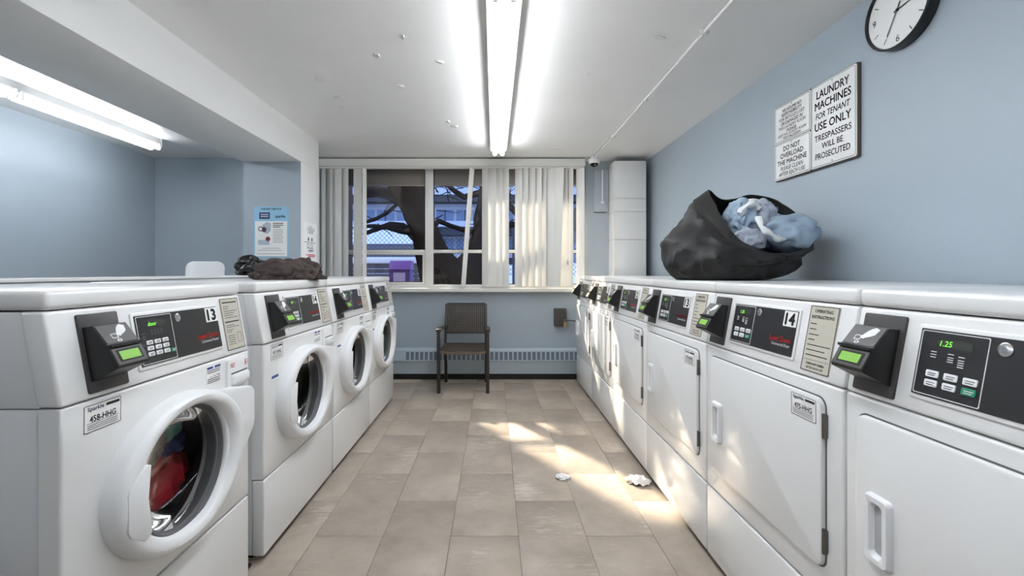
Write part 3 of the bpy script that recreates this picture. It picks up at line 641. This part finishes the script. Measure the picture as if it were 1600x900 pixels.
# ------------------------------------------------------------------ woven armchair
ch = thing('armchair', 'dark bronze armchair with woven wicker back and seat under the window', 'chair', (-.275, 4.08, 0))
def bar(p, q, w_, d_, name, bev=.003):
    P, Q = Vector(p), Vector(q); t = (Q - P).normalized(); a = Vector((1, 0, 0)) if abs(t.x) < .9 else Vector((0, 1, 0)); bvec = t.cross(a).normalized(); a = bvec.cross(t)
    b_ = B(); b_.loops([[tuple(c_ + a * sx * w_ / 2 + bvec * sy * d_ / 2) for sx, sy in ((-1, -1), (1, -1), (1, 1), (-1, 1))] for c_ in (P, Q)], True, True)
    return b_.build(name, CHAIRM, ch, bevel=bev)
for s in (-1, 1):
    bar((s * .218, .012, 0), (s * .218, .012, .552), .030, .030, 'leg')
    bar((s * .196, .44, 0), (s * .196, .37, .40), .026, .03, 'leg')
    bar((s * .196, .37, .39), (s * .193, .455, .765), .024, .03, 'back_post')
    b_ = B(); A_ = [(0, -.008, .560), (0, .10, .567), (0, .25, .557), (0, .41, .545)]
    L = []
    for q in A_: L.append([(s * .218 - s * .02 * max(0, (q[1] - .2)) / .2 + dx_, q[1], q[2] + dz_) for dx_, dz_ in ((-.024, -.008), (.024, -.008), (.024, .006), (.012, .010), (-.012, .010), (-.024, .006))])
    b_.loops(L, True, True).build('armrest', CHAIRM, ch)
    bar((s * .205, .015, .365), (s * .196, .375, .385), .022, .03, 'side_rail')
# seat frame and weave
sx0, sx1 = -.20, .20
fr_ = B(); L = []
for i in range(13):
    t = i / 12; xx = sx0 + (sx1 - sx0) * t; bow = math.sin(math.pi * t)
    L.append([(xx, .0 - .02 * bow, .378 - .012 * bow), (xx, .0 - .02 * bow, .356 - .012 * bow), (xx, .022 - .02 * bow, .352 - .012 * bow), (xx, .03 - .02 * bow, .382 - .012 * bow)])
fr_.loops(L, True, True); fr_.build('front_rail', WICK, ch)
def weave(name, o, a, bdir, wa, wb, na, nb, sag=0.0):
    a, bdir = Vector(a), Vector(bdir); n = a.cross(bdir).normalized(); b_ = B()
    sp = lambda u, v: -sag * math.sin(math.pi * u) * math.sin(math.pi * min(1, max(0, v)))
    ht_ = wb / nb * .33
    for j in range(nb):
        v = (j + .5) / nb; top, bot = [], []
        for i in range(na * 2 + 1):
            u = i / (na * 2); ph = math.sin(math.pi * (i + j) / 1.0 + math.pi / 2) * .0055
            p = Vector(o) + a * wa * u + bdir * wb * v + n * (ph + sp(u, v)); top.append(tuple(p + bdir * ht_)); bot.append(tuple(p - bdir * ht_))
        k = len(top); b_.add(top + bot, [(i, i + 1, k + i + 1, k + i) for i in range(k - 1)])
    ob = b_.build(name, WICK, ch, smooth=False); ob['kind'] = 'stuff'
    md = ob.modifiers.new('thick', 'SOLIDIFY'); md.thickness = .003; md.offset = 0
    b_ = B()
    for i in range(na):
        u = (i + .5) / na; wd_ = wa / na * .33; L1, L2 = [], []
        for j in range(nb + 1):
            v = j / nb; p = Vector(o) + a * wa * u + bdir * wb * v + n * sp(u, v); L1.append(tuple(p - a * wd_)); L2.append(tuple(p + a * wd_))
        k = len(L1); b_.add(L1 + L2, [(q, q + 1, k + q + 1, k + q) for q in range(k - 1)])
    ob = b_.build(name + '_warp', CHAIRM, ch, smooth=False); ob['kind'] = 'stuff'
    md = ob.modifiers.new('thick', 'SOLIDIFY'); md.thickness = .003; md.offset = 0
    return ob
bd = Vector((0, .085, .375)).normalized()
weave('backrest_weave', Vector((-.19, .395, .495)), (1, 0, 0), bd, .38, .272, 20, 18)
weave('seat_weave', (-.195, .0, .378), (1, 0, 0), Vector((0, .98, .02)).normalized(), .39, .375, 22, 20, sag=.012)
bar((-.19, .457, .768), (.19, .457, .768), .022, .014, 'top_rail'); bar((-.19, .392, .490), (.19, .392, .490), .022, .014, 'lower_back_rail')
bar((-.19, .375, .378), (.19, .375, .378), .02, .03, 'rear_rail')

# white chair beyond the half wall
wc = thing('plastic_chair', 'white plastic chair whose rounded backrest shows above the half wall', 'chair', (-2.03, 3.10, 0), R(12))
b_ = B(frame((0, .16, .78), (1, 0, 0), (0, .12, .99), (0, -.99, .12))); b_.rr(-.125, .125, 0, .38, .05, -.008, .008, ch=.005, seg=6).build('backrest', PLASTW, wc)
b_ = B(frame((0, -.02, .76), (1, 0, 0), (0, 1, 0), (0, 0, 1))); b_.rr(-.17, .17, -.18, .19, .06, -.012, .012, ch=.006, seg=6).build('seat', PLASTW, wc)
for sx in (-1, 1):
    for sy in (-1, 1): B().tube([(sx * .19, sy * .2 - .01, 0), (sx * .13, sy * .14 - .01, .755)], .012).build('leg', CHROME, wc)

# ------------------------------------------------------------------ lights
def fixture(x, y0, y1, label, sides=(-1, 1), hs=1.0):
    t = thing('fluorescent_light', label, 'ceiling light', (x, (y0 + y1) / 2, ZC), 0, 'fluorescent ceiling lights'); h = (y1 - y0) / 2
    b_ = B(); P = [(-.068 * hs, 0), (-.072 * hs, -.050), (-.050 * hs, -.058), (.050, -.058), (.072, -.050), (.068, 0)]; n_ = len(P)
    b_.add([(p[0] * (.5 if hs < 1 else 1), -h, p[1]) for p in P] + [(p[0] * (.5 if hs < 1 else 1), h, p[1]) for p in P], [tuple(range(n_)), tuple(range(2 * n_ - 1, n_ - 1, -1))] + [(i, i + n_, (i + 1) % n_ + n_, (i + 1) % n_) for i in range(n_)])
    b_.build('housing', GREYMET, t, smooth=False)
    for sx in sides:
        for (a, c_) in ((-h + .012, -.018), (.018, h - .012)):
            tb_ = B().tube([(sx * .034, a + .012, -.082), (sx * .034, c_ - .012, -.082)], .0165, 12).build('tube', TUBE if hs == 1 else TUBE2, t)
            for e in (a, c_): B().box(sx * .034 - .011, sx * .034 + .011, e - .007, e + .007, -.098, -.045).build('socket', PLASTW, t, bevel=.003)
    for e in (-h, h): B().box(-.05, .05, e - .004, e + .004, -.072, 0).build('end_plate', GREYMET, t)
    B().box(-.012, .012, -.014, .014, -.062, -.05).build('centre_clip', PLASTW, t)
    return t
fixture(.04, 1.75, 4.12, 'twin-tube fluorescent ceiling light over the middle of the aisle')
fixture(.04, -.68, 1.70, 'added unseen twin-tube fluorescent ceiling light behind the one over the aisle')  # continues the row out of view, added as fill light
fixture(-2.88, 1.58, 3.92, 'slim twin-tube fluorescent ceiling light over the side room beyond the beam', (-1, 1), .75)
fixture(-2.88, -.82, 1.52, 'added unseen slim twin-tube ceiling light at the nearer end of the side room', (-1, 1), .75)  # second side-room fixture out of view, added only for its light

# conduit and dome camera
cn = thing('ceiling_conduit', 'thin white conduit running along the ceiling to the dome camera', 'conduit', (.985, 1.7, ZC - .012))
B().tube([(0, -2.6, 0), (0, 2.76, 0)], .009, 10).build('pipe', PIPEM, cn)
for yy in (-1.5, -.3, .45, 1.3, 2.1): B().box(-.02, .02, yy - .007, yy + .007, -.012, .012).build('strap', PIPEM, cn, bevel=.002)
dc = thing('dome_camera', 'small white dome security camera hanging from the ceiling corner', 'camera', (.985, 4.52, ZC))
MDn = frame((0, 0, 0), (1, 0, 0), (0, -1, 0), (0, 0, -1))
B().box(-.032, .032, -.032, .032, -.03, 0).build('junction_box', PLASTW, dc, bevel=.004)
B(MDn).lathe([(.05, .026), (.055, .03), (.053, .062), (.047, .07)], 28).build('housing', PLASTW, dc)
B(MDn).lathe([(.04, .066), (.037, .082), (.028, .094), (.014, .101), (.002, .103)], 24).build('dome', mat('smoked_dome', (18, 18, 20), .12), dc)
B(frame((0, -.028, -.088), (1, 0, 0), (0, 0, 1), (0, -1, 0))).lathe([(.008, 0), (.008, .004), (.004, .006)], 12).build('lens', CHROME, dc)

# ------------------------------------------------------------------ clock
ck = thing('wall_clock', 'round black rimmed wall clock with a white face, hung high on the right wall', 'clock', (XR, 1.735, 2.07))
MW = frame((0, 0, 0), (0, -1, 0), (0, 0, 1), (-1, 0, 0))
B(MW).lathe([(.141, 0), (.143, .004), (.143, .040), (.140, .043), (.136, .043), (.134, .030)], 64).build('rim', BLACKP, ck)
fc = B(MW).lathe([(.134, .028), (.134, .031)], 64).build('face', STICK, ck)
rot0 = R(0)
MR_ = MW @ Matrix.Rotation(rot0, 4, 'Z')
for k in range(12):
    a = R(90 - 30 * k)
    if k in (0, 3, 6, 9):
        s = {0: '12', 3: '3', 6: '6', 9: '9'}[k]; V, P = text_geo(s, .036); hh = .0125
        B(MR_).add([(v[0] + .106 * math.cos(a), v[1] + .106 * math.sin(a) - hh, .0316) for v in V], P).build('numeral', INK, fc)
    else:
        d = Vector((math.cos(a), math.sin(a), 0)); e = Vector((-d.y, d.x, 0)) * .0016; b_ = B(MR_)
        b_.add([tuple(d * .100 - e + Vector((0, 0, .0316))), tuple(d * .120 - e + Vector((0, 0, .0316))), tuple(d * .120 + e + Vector((0, 0, .0316))), tuple(d * .100 + e + Vector((0, 0, .0316)))], [(0, 1, 2, 3)]); b_.build('tick', INK, fc)
def hand(ang, l0, l1, wd_, n, m_, name):
    d = Vector((math.cos(R(ang)), math.sin(R(ang)), 0)); e = Vector((-d.y, d.x, 0)) * wd_; b_ = B(MW)
    P = [d * -l0 - e, d * l1 - e * .6, d * l1 + e * .6, d * -l0 + e]; b_.prism([(p.x, p.y) for p in P], n, n + .0008); b_.build(name, m_, ck)
hand(7, .016, .068, .0030, .0325, INK, 'hour_hand'); hand(-119, .028, .092, .0024, .0340, INK, 'minute_hand'); hand(-116, .055, .104, .0007, .0352, GREYINK, 'second_hand')
B(MW).lathe([(.005, .031), (.005, .0365)], 12).build('pin', INK, ck)

# ------------------------------------------------------------------ signs
sg = thing('notice_board', 'white wall sign of three laundry rule plates on the right wall', 'sign', (XR, 2.229, 1.574))
B(MW).rr(-.284, .284, -.004, .397, .004, 0, .016).build('backing_board', mat('sign_edge_brown', (92, 82, 70), .6, var=.1), sg)
def plate(x0, x1, y0, y1, lines):
    p = B(MW).rr(x0, x1, y0, y1, .010, .016, .020, ch=.001).build('sign_plate', STICK, sg)
    B(MW).ring((x0 + .005, x1 - .005, y0 + .005, y1 - .005), (x0 + .0068, x1 - .0068, y0 + .0068, y1 - .0068), .008, .007, .0195, .0204).build('border_line', INK, p)
    for s, y, size, wdt, bold, sh in lines: text(B(MW), s, (x0 + x1) / 2, y, size, .0206, width=wdt, bold=bold, shear=sh).build('lettering', INK, p)
    for (sx, sy) in (((x0 + x1) / 2, y1 - .014), ((x0 + x1) / 2, y0 + .014)): B(MW).lathe([(.003, .02), (.003, .0212), (.001, .0216)], 8, (sx, sy)).build('screw', SEAL, p)
plate(.003, .282, .0, .393, [('LAUNDRY', .325, .052, .200, .022, 0), ('MACHINES', .273, .052, .222, .022, 0), ('FOR TENANT', .228, .040, .212, .012, .2), ('USE ONLY', .174, .052, .222, .022, 0), ('TRESPASSERS', .124, .040, .226, .016, 0), ('WILL BE', .083, .038, .130, .014, 0), ('PROSECUTED', .038, .040, .214, .016, 0)])
plate(-.282, -.003, .197, .393, [('WE ASSUME NO', .352, .024, .15, .02, .1), ('RESPONSIBILITY', .330, .024, .16, .02, .1), ('FOR ARTICLES LOST', .307, .024, .20, .01, .1), ('OR DAMAGED IN', .284, .024, .17, .02, .1), ('THIS LAUNDRY ROOM', .262, .023, .21, .005, .1), ('PLEASE', .242, .020, .075, .03, .1), ('KEEP THIS LAUNDRY ROOM', .225, .019, .22, .005, .1), ('TIDY & CLEAN', .208, .018, .14, .03, .1)])
plate(-.282, -.003, .0, .193, [('DO NOT', .145, .036, .13, .026, 0), ('OVERLOAD', .109, .036, .18, .026, 0), ('THE MACHINE', .074, .036, .23, .026, 0), ('PLEASE CLEAN', .044, .030, .18, .01, .25), ('AFTER EACH USE', .016, .028, .21, .01, .25)])

# posters on the column
MP = frame((0, 0, 0), (1, 0, 0), (0, 0, 1), (0, -1, 0))
po = thing('poster', 'blue and white laundry payment poster taped to the column front', 'poster', (-1.765, 3.640, 1.20))
B(MP).rr(-.137, .137, 0, .398, .002, 0, .002).build('sheet', mat('poster_light_blue', (150, 200, 226), .5, var=.02, vscale=5), po)
B(MP).rr(-.128, .126, .006, .282, .002, .002, .0026).build('white_area', STICK, po)
b_ = B(MP); text(b_, 'THE BEST SERVICE', .0, .372, .020, .0026, bold=.03, width=.16); text(b_, 'sparkle', .072, .311, .030, .0026, bold=.03, width=.078); b_.build('heading', mat('navy_ink', (22, 44, 84), .5, var=.05), po)
B(MP).rr(-.094, -.010, .300, .352, .001, .002, .0028).build('logo_block', mat('navy_block', (30, 62, 116), .5, var=.05), po)
bars(B(MP), [(-.082, -.022, .316), (-.082, -.022, .332)], .0032, .006).build('logo_stripe', WHINK, po)
bars(B(MP), [(.014, .098, .262), (.014, .096, .247), (.014, .074, .233)], .0032, .006).build('bold_text', INK, po)
bars(B(MP), [(.014, .090 + (k % 3) * .003, .214 - k * .0125) for k in range(9)] + [(-.07, .07, .066), (-.10, .085, .05), (-.11, .11, .022)], .0032, .003).build('fine_print', GREYINK, po)
bars(B(MP), [(-.102, -.014, y) for y in (.096, .106, .116, .126)], .0032, .007).build('blue_text_block', mat('pale_ink', (150, 172, 190), .5, var=.05), po)
pr = B(MP); pr.prism([(-.07, .252), (-.035, .275), (-.002, .268), (-.004, .205), (-.03, .180), (-.05, .19), (-.065, .21)], .0026, .0032); pr.build('printed_machine', mat('print_grey', (176, 184, 196), .5, var=.1, vscale=30), po)
B(MP).lathe([(.02, .0026), (.02, .0036)], 20, (-.083, .221)).build('printed_ring', BLUEINK, po); B(MP).lathe([(.013, .0026), (.013, .0041)], 20, (-.083, .221)).build('printed_ring_hole', STICK, po)
pr = B(MP); pr.lathe([(.018, .0026), (.018, .0042)], 14, (-.055, .215), 1, 1.2); pr.build('printed_cloth', mat('print_maroon', (84, 40, 50), .5, var=.2, vscale=60), po)
B(MP).lathe([(.018, .0026), (.018, .0042)], 20, (-.025, .142)).build('printed_badge', mat('badge_maroon', (130, 50, 56), .5, var=.05), po)
MQ = frame((0, 0, 0), (0, 1, 0), (0, 0, 1), (1, 0, 0))
p2 = thing('notice_sheet', 'white printed instruction sheet on the aisle side of the column', 'notice', (-1.533, 3.826, 1.155))
B(MQ).rr(-.135, .135, 0, .333, .002, 0, .002).build('sheet', STICK, p2)
bars(B(MQ), [(-.03, .04, .300), (-.06, .09, .284), (-.06, .09, .270), (-.04, .07, .258), (-.05, .06, .246), (-.12, .11, .168), (-.07, .07, .118), (-.03, .06, .104), (-.04, .04, .09), (-.05, .08, .10)], .0026, .004).build('print', INK, p2)
b_ = B(MQ); b_.lathe([(.014, .002), (.014, .0026)], 12, (-.035, .195), .8, 1.2); b_.lathe([(.014, .002), (.014, .0026)], 12, (.035, .195), .8, 1.2); b_.build('pictogram', INK, p2)
b_ = B(MQ)
for x_ in (-.04, .03): b_.ring((x_ - .022, x_ + .022, .125, .158), (x_ - .017, x_ + .017, .130, .153), .006, .004, .002, .0026, 2)
b_.build('outlined_pictogram', GREYINK, p2)
bars(B(MQ), [(-.09, -.06, .062), (-.05, .10, .064), (-.05, .10, .052)], .0026, .008).build('red_text', REDINK, p2)

# junction box with padlock on the window wall
jb = thing('wall_box', 'small dark metal box with brass padlock under the window sill', 'box', (.672, YB, .62))
B(MP).rr(-.062, .060, -.09, .09, .004, 0, .05, ch=.005).build('case', BOXB, jb)
B(MP).rr(.030, .058, -.10, -.05, .004, .052, .07, ch=.003).build('padlock', BRASS, jb)
B(MP).tube([(.036, -.05, .06), (.036, -.025, .06), (.044, -.017, .06), (.052, -.025, .06), (.052, -.05, .06)], .0035).build('shackle', CHROME, jb)
B(MP).tube([(.058, -.035, .025), (.10, -.033, .03), (.20, -.042, .03), (.32, -.05, .02)], .004).build('cable', DARK, jb)

# tissue scraps on the floor
def scrap(name, x, y, sx, sy, hgt, seed, label, rot):
    n_ = 14; V = []; rnd = random.Random(seed); b_ = B()
    for j in range(n_):
        for i in range(n_):
            u, v = i / (n_ - 1) * 2 - 1, j / (n_ - 1) * 2 - 1; rr_ = 1 - .25 * abs(noise.noise(Vector((u * 2, v * 2, seed)))) * 2 * max(abs(u), abs(v))
            z_ = .003 + hgt * max(0, (1 - abs(noise.noise(Vector((u * 1.7 + seed, v * 1.7, 3)))) * 2.5)) * (1 - .6 * max(abs(u), abs(v)) ** 2)
            V.append((u * sx * rr_ * (1 - .35 * v * v), v * sy * rr_ * (1 - .35 * u * u), z_))
    b_.add(V, [(j * n_ + i, j * n_ + i + 1, (j + 1) * n_ + i + 1, (j + 1) * n_ + i) for j in range(n_ - 1) for i in range(n_ - 1)])
    o = b_.build(name, PAPER); o.location = (x, y, .001); o.rotation_euler = (0, 0, rot); md = o.modifiers.new('thick', 'SOLIDIFY'); md.thickness = .002; md.offset = 1
    return tag(o, label, 'tissue')
scrap('tissue_scrap', .36, 2.41, .042, .04, .016, 2, 'small white tissue scrap on the floor in mid aisle', .2)
scrap('tissue_scrap', .735, 2.355, .07, .055, .035, 5, 'larger crumpled white tissue on the floor by the dryers', -.3)

# drain tray and hose in the gap between washers 13 and 14
dt = thing('drain_tray', 'black drain tray with hose in the gap between washers 13 and 14', 'tray', (-1.2, 1.645, 0))
B().box(-.30, .31, -.045, .045, .0005, .012).build('tray', DARK, dt, bevel=.003); B().tube([(-.28, -.01, .03), (0, .01, .028), (.28, -.015, .026)], .014, 10).build('hose', SEAL, dt)

# ------------------------------------------------------------------ outside the window
SNOW = mat('snow', (226, 230, 238), .8, var=.04, vscale=.8)
BARK = mat('tree_bark', (36, 33, 33), .95, spec=0.0, var=.25, vscale=5, bump=.6, bscale=25)
CONC = mat('outside_soffit', (150, 140, 132), .8, var=.04)
struct(B().box(-30, 30, 4.9, 60, -.2, .45).build('ground_outside', mat('dark_paving', (112, 112, 116), .9, var=.15, vscale=1.5)), 'dark paved ground outside the window')
struct(B().box(-6, 6, 4.87, 4.93, 2.0, 3.2).build('wall_lintel_outside', CONC, bevel=.004), 'concrete downstand above the window outside')
struct(B().box(-2.32, -1.945, 4.87, 6.32, .3, 5.2).build('wall_wing_sunblock', mat('outside_brown_brick', (96, 84, 76), .9, var=.12, vscale=6)), 'brown wing wall added outside left of the window to block sun')  # placed and sized to keep the sun off the left panes
# tree with a double trunk
tr = thing('bare_tree', 'large bare double-trunked tree close outside the window', 'tree', px(711, 445, 5.6)[:2] + (.45,))
TO = Vector(tr.location)
def limb(pts, name, Y=5.6, seg=12, par=None):
    P = [Vector(px(p[0], p[1], Y + (p[3] if len(p) > 3 else 0))) - TO for p in pts]; rd = [p[2] * (Y + (p[3] if len(p) > 3 else 0)) / F for p in pts]
    Q, rr_ = [], []
    for i in range(len(P) - 1):
        for f in (0, .25, .5, .75):
            q = P[i].lerp(P[i + 1], f); w_ = rd[i] + (rd[i + 1] - rd[i]) * f; s_ = Vector((noise.noise(q * 2.1), noise.noise(q * 2.1 + Vector((5, 5, 5))), 0)) * w_ * .25; Q.append(q + s_); rr_.append(w_)
    Q.append(P[-1]); rr_.append(rd[-1])
    return B().tube(Q, rr_, seg).build(name, BARK, par or tr)
limb([(705, 490, 52), (694, 445, 42), (676, 400, 27), (661, 362, 21), (649, 335, 20), (644, 312, 19), (643, 288, 17), (646, 225, 14)], 'trunk')
limb([(716, 490, 50), (733, 440, 34, .2), (748, 400, 22, .6), (757, 360, 17, 1.3), (762, 320, 17, 2.0), (766, 250, 15, 2.8)], 'trunk')
limb([(642, 326, 14, .05), (625, 303, 13, .7), (614, 285, 11, 1.3), (600, 235, 9, 2.2)], 'limb')
limb([(650, 330, 12, .05), (658, 310, 9, .3), (664, 285, 8, .8), (672, 235, 6, 1.4)], 'limb')
limb([(634, 312, 12, .7), (615, 302, 8, 1.1), (595, 298, 7, 1.6), (574, 296, 6, 2.4), (563, 297, 5, 2.8)], 'limb')
limb([(630, 318, 8, .7), (605, 306, 5, 1.3), (588, 303, 5, 1.9), (566, 306, 4, 2.8)], 'limb')
limb([(640, 305, 5, .8), (622, 318, 3, 1.1), (604, 333, 3, 1.4), (585, 343, 3, 2), (564, 350, 2.5, 2.8)], 'limb')
limb([(652, 372, 9), (630, 353, 5, .9), (610, 350, 4, 1.6), (592, 357, 4, 2.2), (568, 366, 3, 2.8)], 'limb')
limb([(648, 362, 7), (628, 362, 4, .9), (606, 356, 3.5, 1.6), (585, 353, 3, 2.2), (566, 354, 3, 2.8)], 'limb')
limb([(668, 368, 6), (685, 345, 4, .6), (705, 353, 3.5, 1), (730, 361, 4, 1), (755, 365, 4, 1.2)], 'limb')
limb([(762, 300, 8, 2.2), (742, 303, 5, 2.2), (725, 308, 4.5, 2.2), (710, 298, 4, 1.8), (695, 285, 3, 2.2)], 'limb')
limb([(762, 330, 9, 1.9), (785, 318, 6, 2.2), (800, 325, 5, 2.4), (815, 345, 4, 2.6)], 'limb'); limb([(757, 365, 8, 1.3), (785, 355, 5, 1.8), (800, 350, 5, 2.2), (820, 358, 3, 2.5)], 'limb')
limb([(655, 330, 7, 0), (640, 322, 2.2, .4), (618, 312, 1.6, 1), (600, 318, 1.2, 1.5)], 'limb')
tw = B(); rnd = random.Random(5)
for k in range(46):
    x_ = rnd.choice((rnd.uniform(590, 640), rnd.uniform(676, 735), rnd.uniform(790, 812))); y_ = rnd.uniform(280, 352); a = rnd.uniform(0, 6.28); P = []
    Yk = 8.2 + rnd.uniform(-.6, .9)
    for s in range(6): P.append(Vector(px(x_, y_, Yk)) - TO); x_ += 8 * math.cos(a); y_ += 6 * math.sin(a); a += rnd.uniform(-.5, .5)
    tw.tube(P, [.011, .010, .008, .006, .005, .003], 5)
twig = tw.build('twigs', BARK, tr); twig['kind'] = 'stuff'
# retaining wall, snow bank, fence
rw = thing('retaining_wall', 'low dark slatted retaining wall with snow on top outside', 'wall', (-1.9, 9.4, .45))
for k in range(8): B().box(-2.6, .75, 0, .2, k * .1 + .004, k * .1 + .096).build('board', mat('grey_board', (86, 84, 88), .8, var=.1, vscale=3), rw, bevel=.006)
b_ = B(); b_.box(-2.6, .75, -.04, .5, .80, .93); b_.build('snow_cap', SNOW, rw, bevel=.03, bseg=3)
b_ = B(); gx, gy = 30, 12; V = []
for j in range(gy):
    for i in range(gx):
        x_ = -14 + 28 * i / (gx - 1); y_ = 10.6 + 3.2 * j / (gy - 1); V.append((x_, y_, .45 + .85 * min(1, j / 5) + .35 * noise.noise(Vector((x_ * .4, y_ * .4, 1)))))
b_.add(V, [(j * gx + i, j * gx + i + 1, (j + 1) * gx + i + 1, (j + 1) * gx + i) for j in range(gy - 1) for i in range(gx - 1)])
sb_ = b_.build('snow_bank', SNOW); sb_['kind'] = 'stuff'; tag(sb_, 'snow covered bank beyond the fence outside', 'snow')
fc_ = thing('chain_link_fence', 'chain link fence in front of the snow bank outside', 'fence', (-1.0, 10.2, .45))
WIRE = mat('fence_wire', (70, 74, 84), .5, metal=.3, var=.05)
fx0, fx1, fz0, fz1 = -2.9, 3.6, .55, 1.62
for k in range(4): B().tube([(fx0 + k * (fx1 - fx0) / 3, 0, 0), (fx0 + k * (fx1 - fx0) / 3, 0, fz1 + .05)], .03).build('post', WIRE, fc_)
B().tube([(fx0, 0, fz1), (fx1, 0, fz1)], .02).build('top_rail', WIRE, fc_)
b_ = B(); hgt = fz1 - fz0; x_ = fx0 - hgt
while x_ < fx1:
    for s in (1, -1):
        a, c_ = (x_, fz0), (x_ + hgt, fz1)
        if s < 0: a, c_ = (x_, fz1), (x_ + hgt, fz0)
        t0 = max(0, (fx0 - a[0]) / hgt); t1 = min(1, (fx1 - a[0]) / hgt)
        if t1 > t0: b_.tube([(a[0] + hgt * t0, .004 * s, a[1] + (c_[1] - a[1]) * t0), (a[0] + hgt * t1, .004 * s, a[1] + (c_[1] - a[1]) * t1)], .0045, 4)
    x_ += .10
o = b_.build('wire_mesh', WIRE, fc_); o['kind'] = 'stuff'
# purple bin
pb = thing('collection_bin', 'purple collection bin with sloped lid standing outside the window', 'bin', px(624, 440, 7.0)[:2] + (.45,))
PUR = mat('purple_paint', (100, 64, 134), .5, var=.04, vscale=4)
B().box(-.16, .16, 0, .30, 0, .665).build('body', PUR, pb, bevel=.006)
b_ = B(); P = [(-.015, .665), (.30, .665), (.30, .80), (.10, .805)]
b_.add([(-.165, p[0], p[1]) for p in P] + [(.165, p[0], p[1]) for p in P], [(0, 1, 2, 3), (7, 6, 5, 4)] + [(i, i + 4, (i + 1) % 4 + 4, (i + 1) % 4) for i in range(4)]); b_.build('lid', mat('purple_lid', (140, 92, 170), .5, var=.04), pb, bevel=.005)
B(frame((0, 0, .55), (1, 0, 0), (0, 0, 1), (0, -1, 0))).rr(-.09, .09, -.08, .07, .003, 0, .003).build('pale_label', mat('lilac_label', (214, 200, 226), .6, var=.03), pb)
# long building across the way
bd_ = thing('apartment_block', 'long pale apartment block with rows of windows across the street', 'building', (-2, 34, .4))
FAC = mat('pale_facade', (206, 212, 224), .8, var=.03, vscale=.4); SHD = mat('shade_and_bar_dark', (66, 66, 74), .8, var=.1); WGL = mat('far_window', (120, 140, 176), .25, var=.06)
B().box(-36, 16, .3, 8, 0, 20.5).build('wall', FAC, bd_)  # unseen height and leftward run added so the block shades the yard
for fz in (1.2, 3.35, 5.75, 8.1, 10.6, 13.1, 15.6):
    B().box(-36, 16, -.9, .3, fz, fz + .5).build('balcony_shade_slab', SHD, bd_)  # dark slab colour carries the balcony shadows
    B().box(-36, 16, -1.0, -.9, fz + .5, fz + 1.0).build('parapet', FAC, bd_)
    for k in range(20 if fz < 9 else 0):
        x0 = -15.6 + k * 1.48; wn = B().box(x0, x0 + 1.25, .2, .32, fz + 1.05, fz + 1.95).build('window', WGL, bd_)
        B().box(x0 + .6, x0 + .66, .15, .2, fz + 1.05, fz + 1.95).build('glazing_bar', SHD, wn)
# small house at the right and a snowy roof at the left
hs = thing('house', 'small dark gabled house beyond the right end of the window', 'house', (4.3, 22, .45))
B().box(-1.6, 1.6, 0, 3, 0, 2.6).build('wall', mat('grey_siding', (110, 116, 126), .8, var=.06), hs)
b_ = B(); b_.add([(-1.9, -.3, 2.6), (1.9, -.3, 2.6), (0, -.3, 4.0), (-1.9, 3.3, 2.6), (1.9, 3.3, 2.6), (0, 3.3, 4.0)], [(0, 1, 2), (5, 4, 3), (0, 2, 5, 3), (2, 1, 4, 5), (1, 0, 3, 4)]); b_.build('roof', mat('dark_roof', (62, 64, 72), .9, var=.1), hs)
B().box(-.5, .5, -.05, .0, 1.0, 2.0).build('window', WGL, hs)
sh = thing('snowy_shed', 'low shed with snow covered roof behind the fence outside', 'shed', (-3.6, 14.4, .45))
B().box(-2.4, 1.6, 0, 3, 0, 1.5).build('wall', mat('shed_grey', (128, 128, 136), .8, var=.05), sh)
b_ = B(); b_.add([(-2.6, -.2, 1.5), (1.8, -.2, 1.5), (1.1, 1.5, 2.25), (-1.9, 1.5, 2.25), (-2.6, 3.2, 1.5), (1.8, 3.2, 1.5)], [(0, 1, 2, 3), (3, 2, 5, 4), (1, 5, 2), (0, 3, 4), (0, 4, 5, 1)]); b_.build('snow_roof', SNOW, sh)
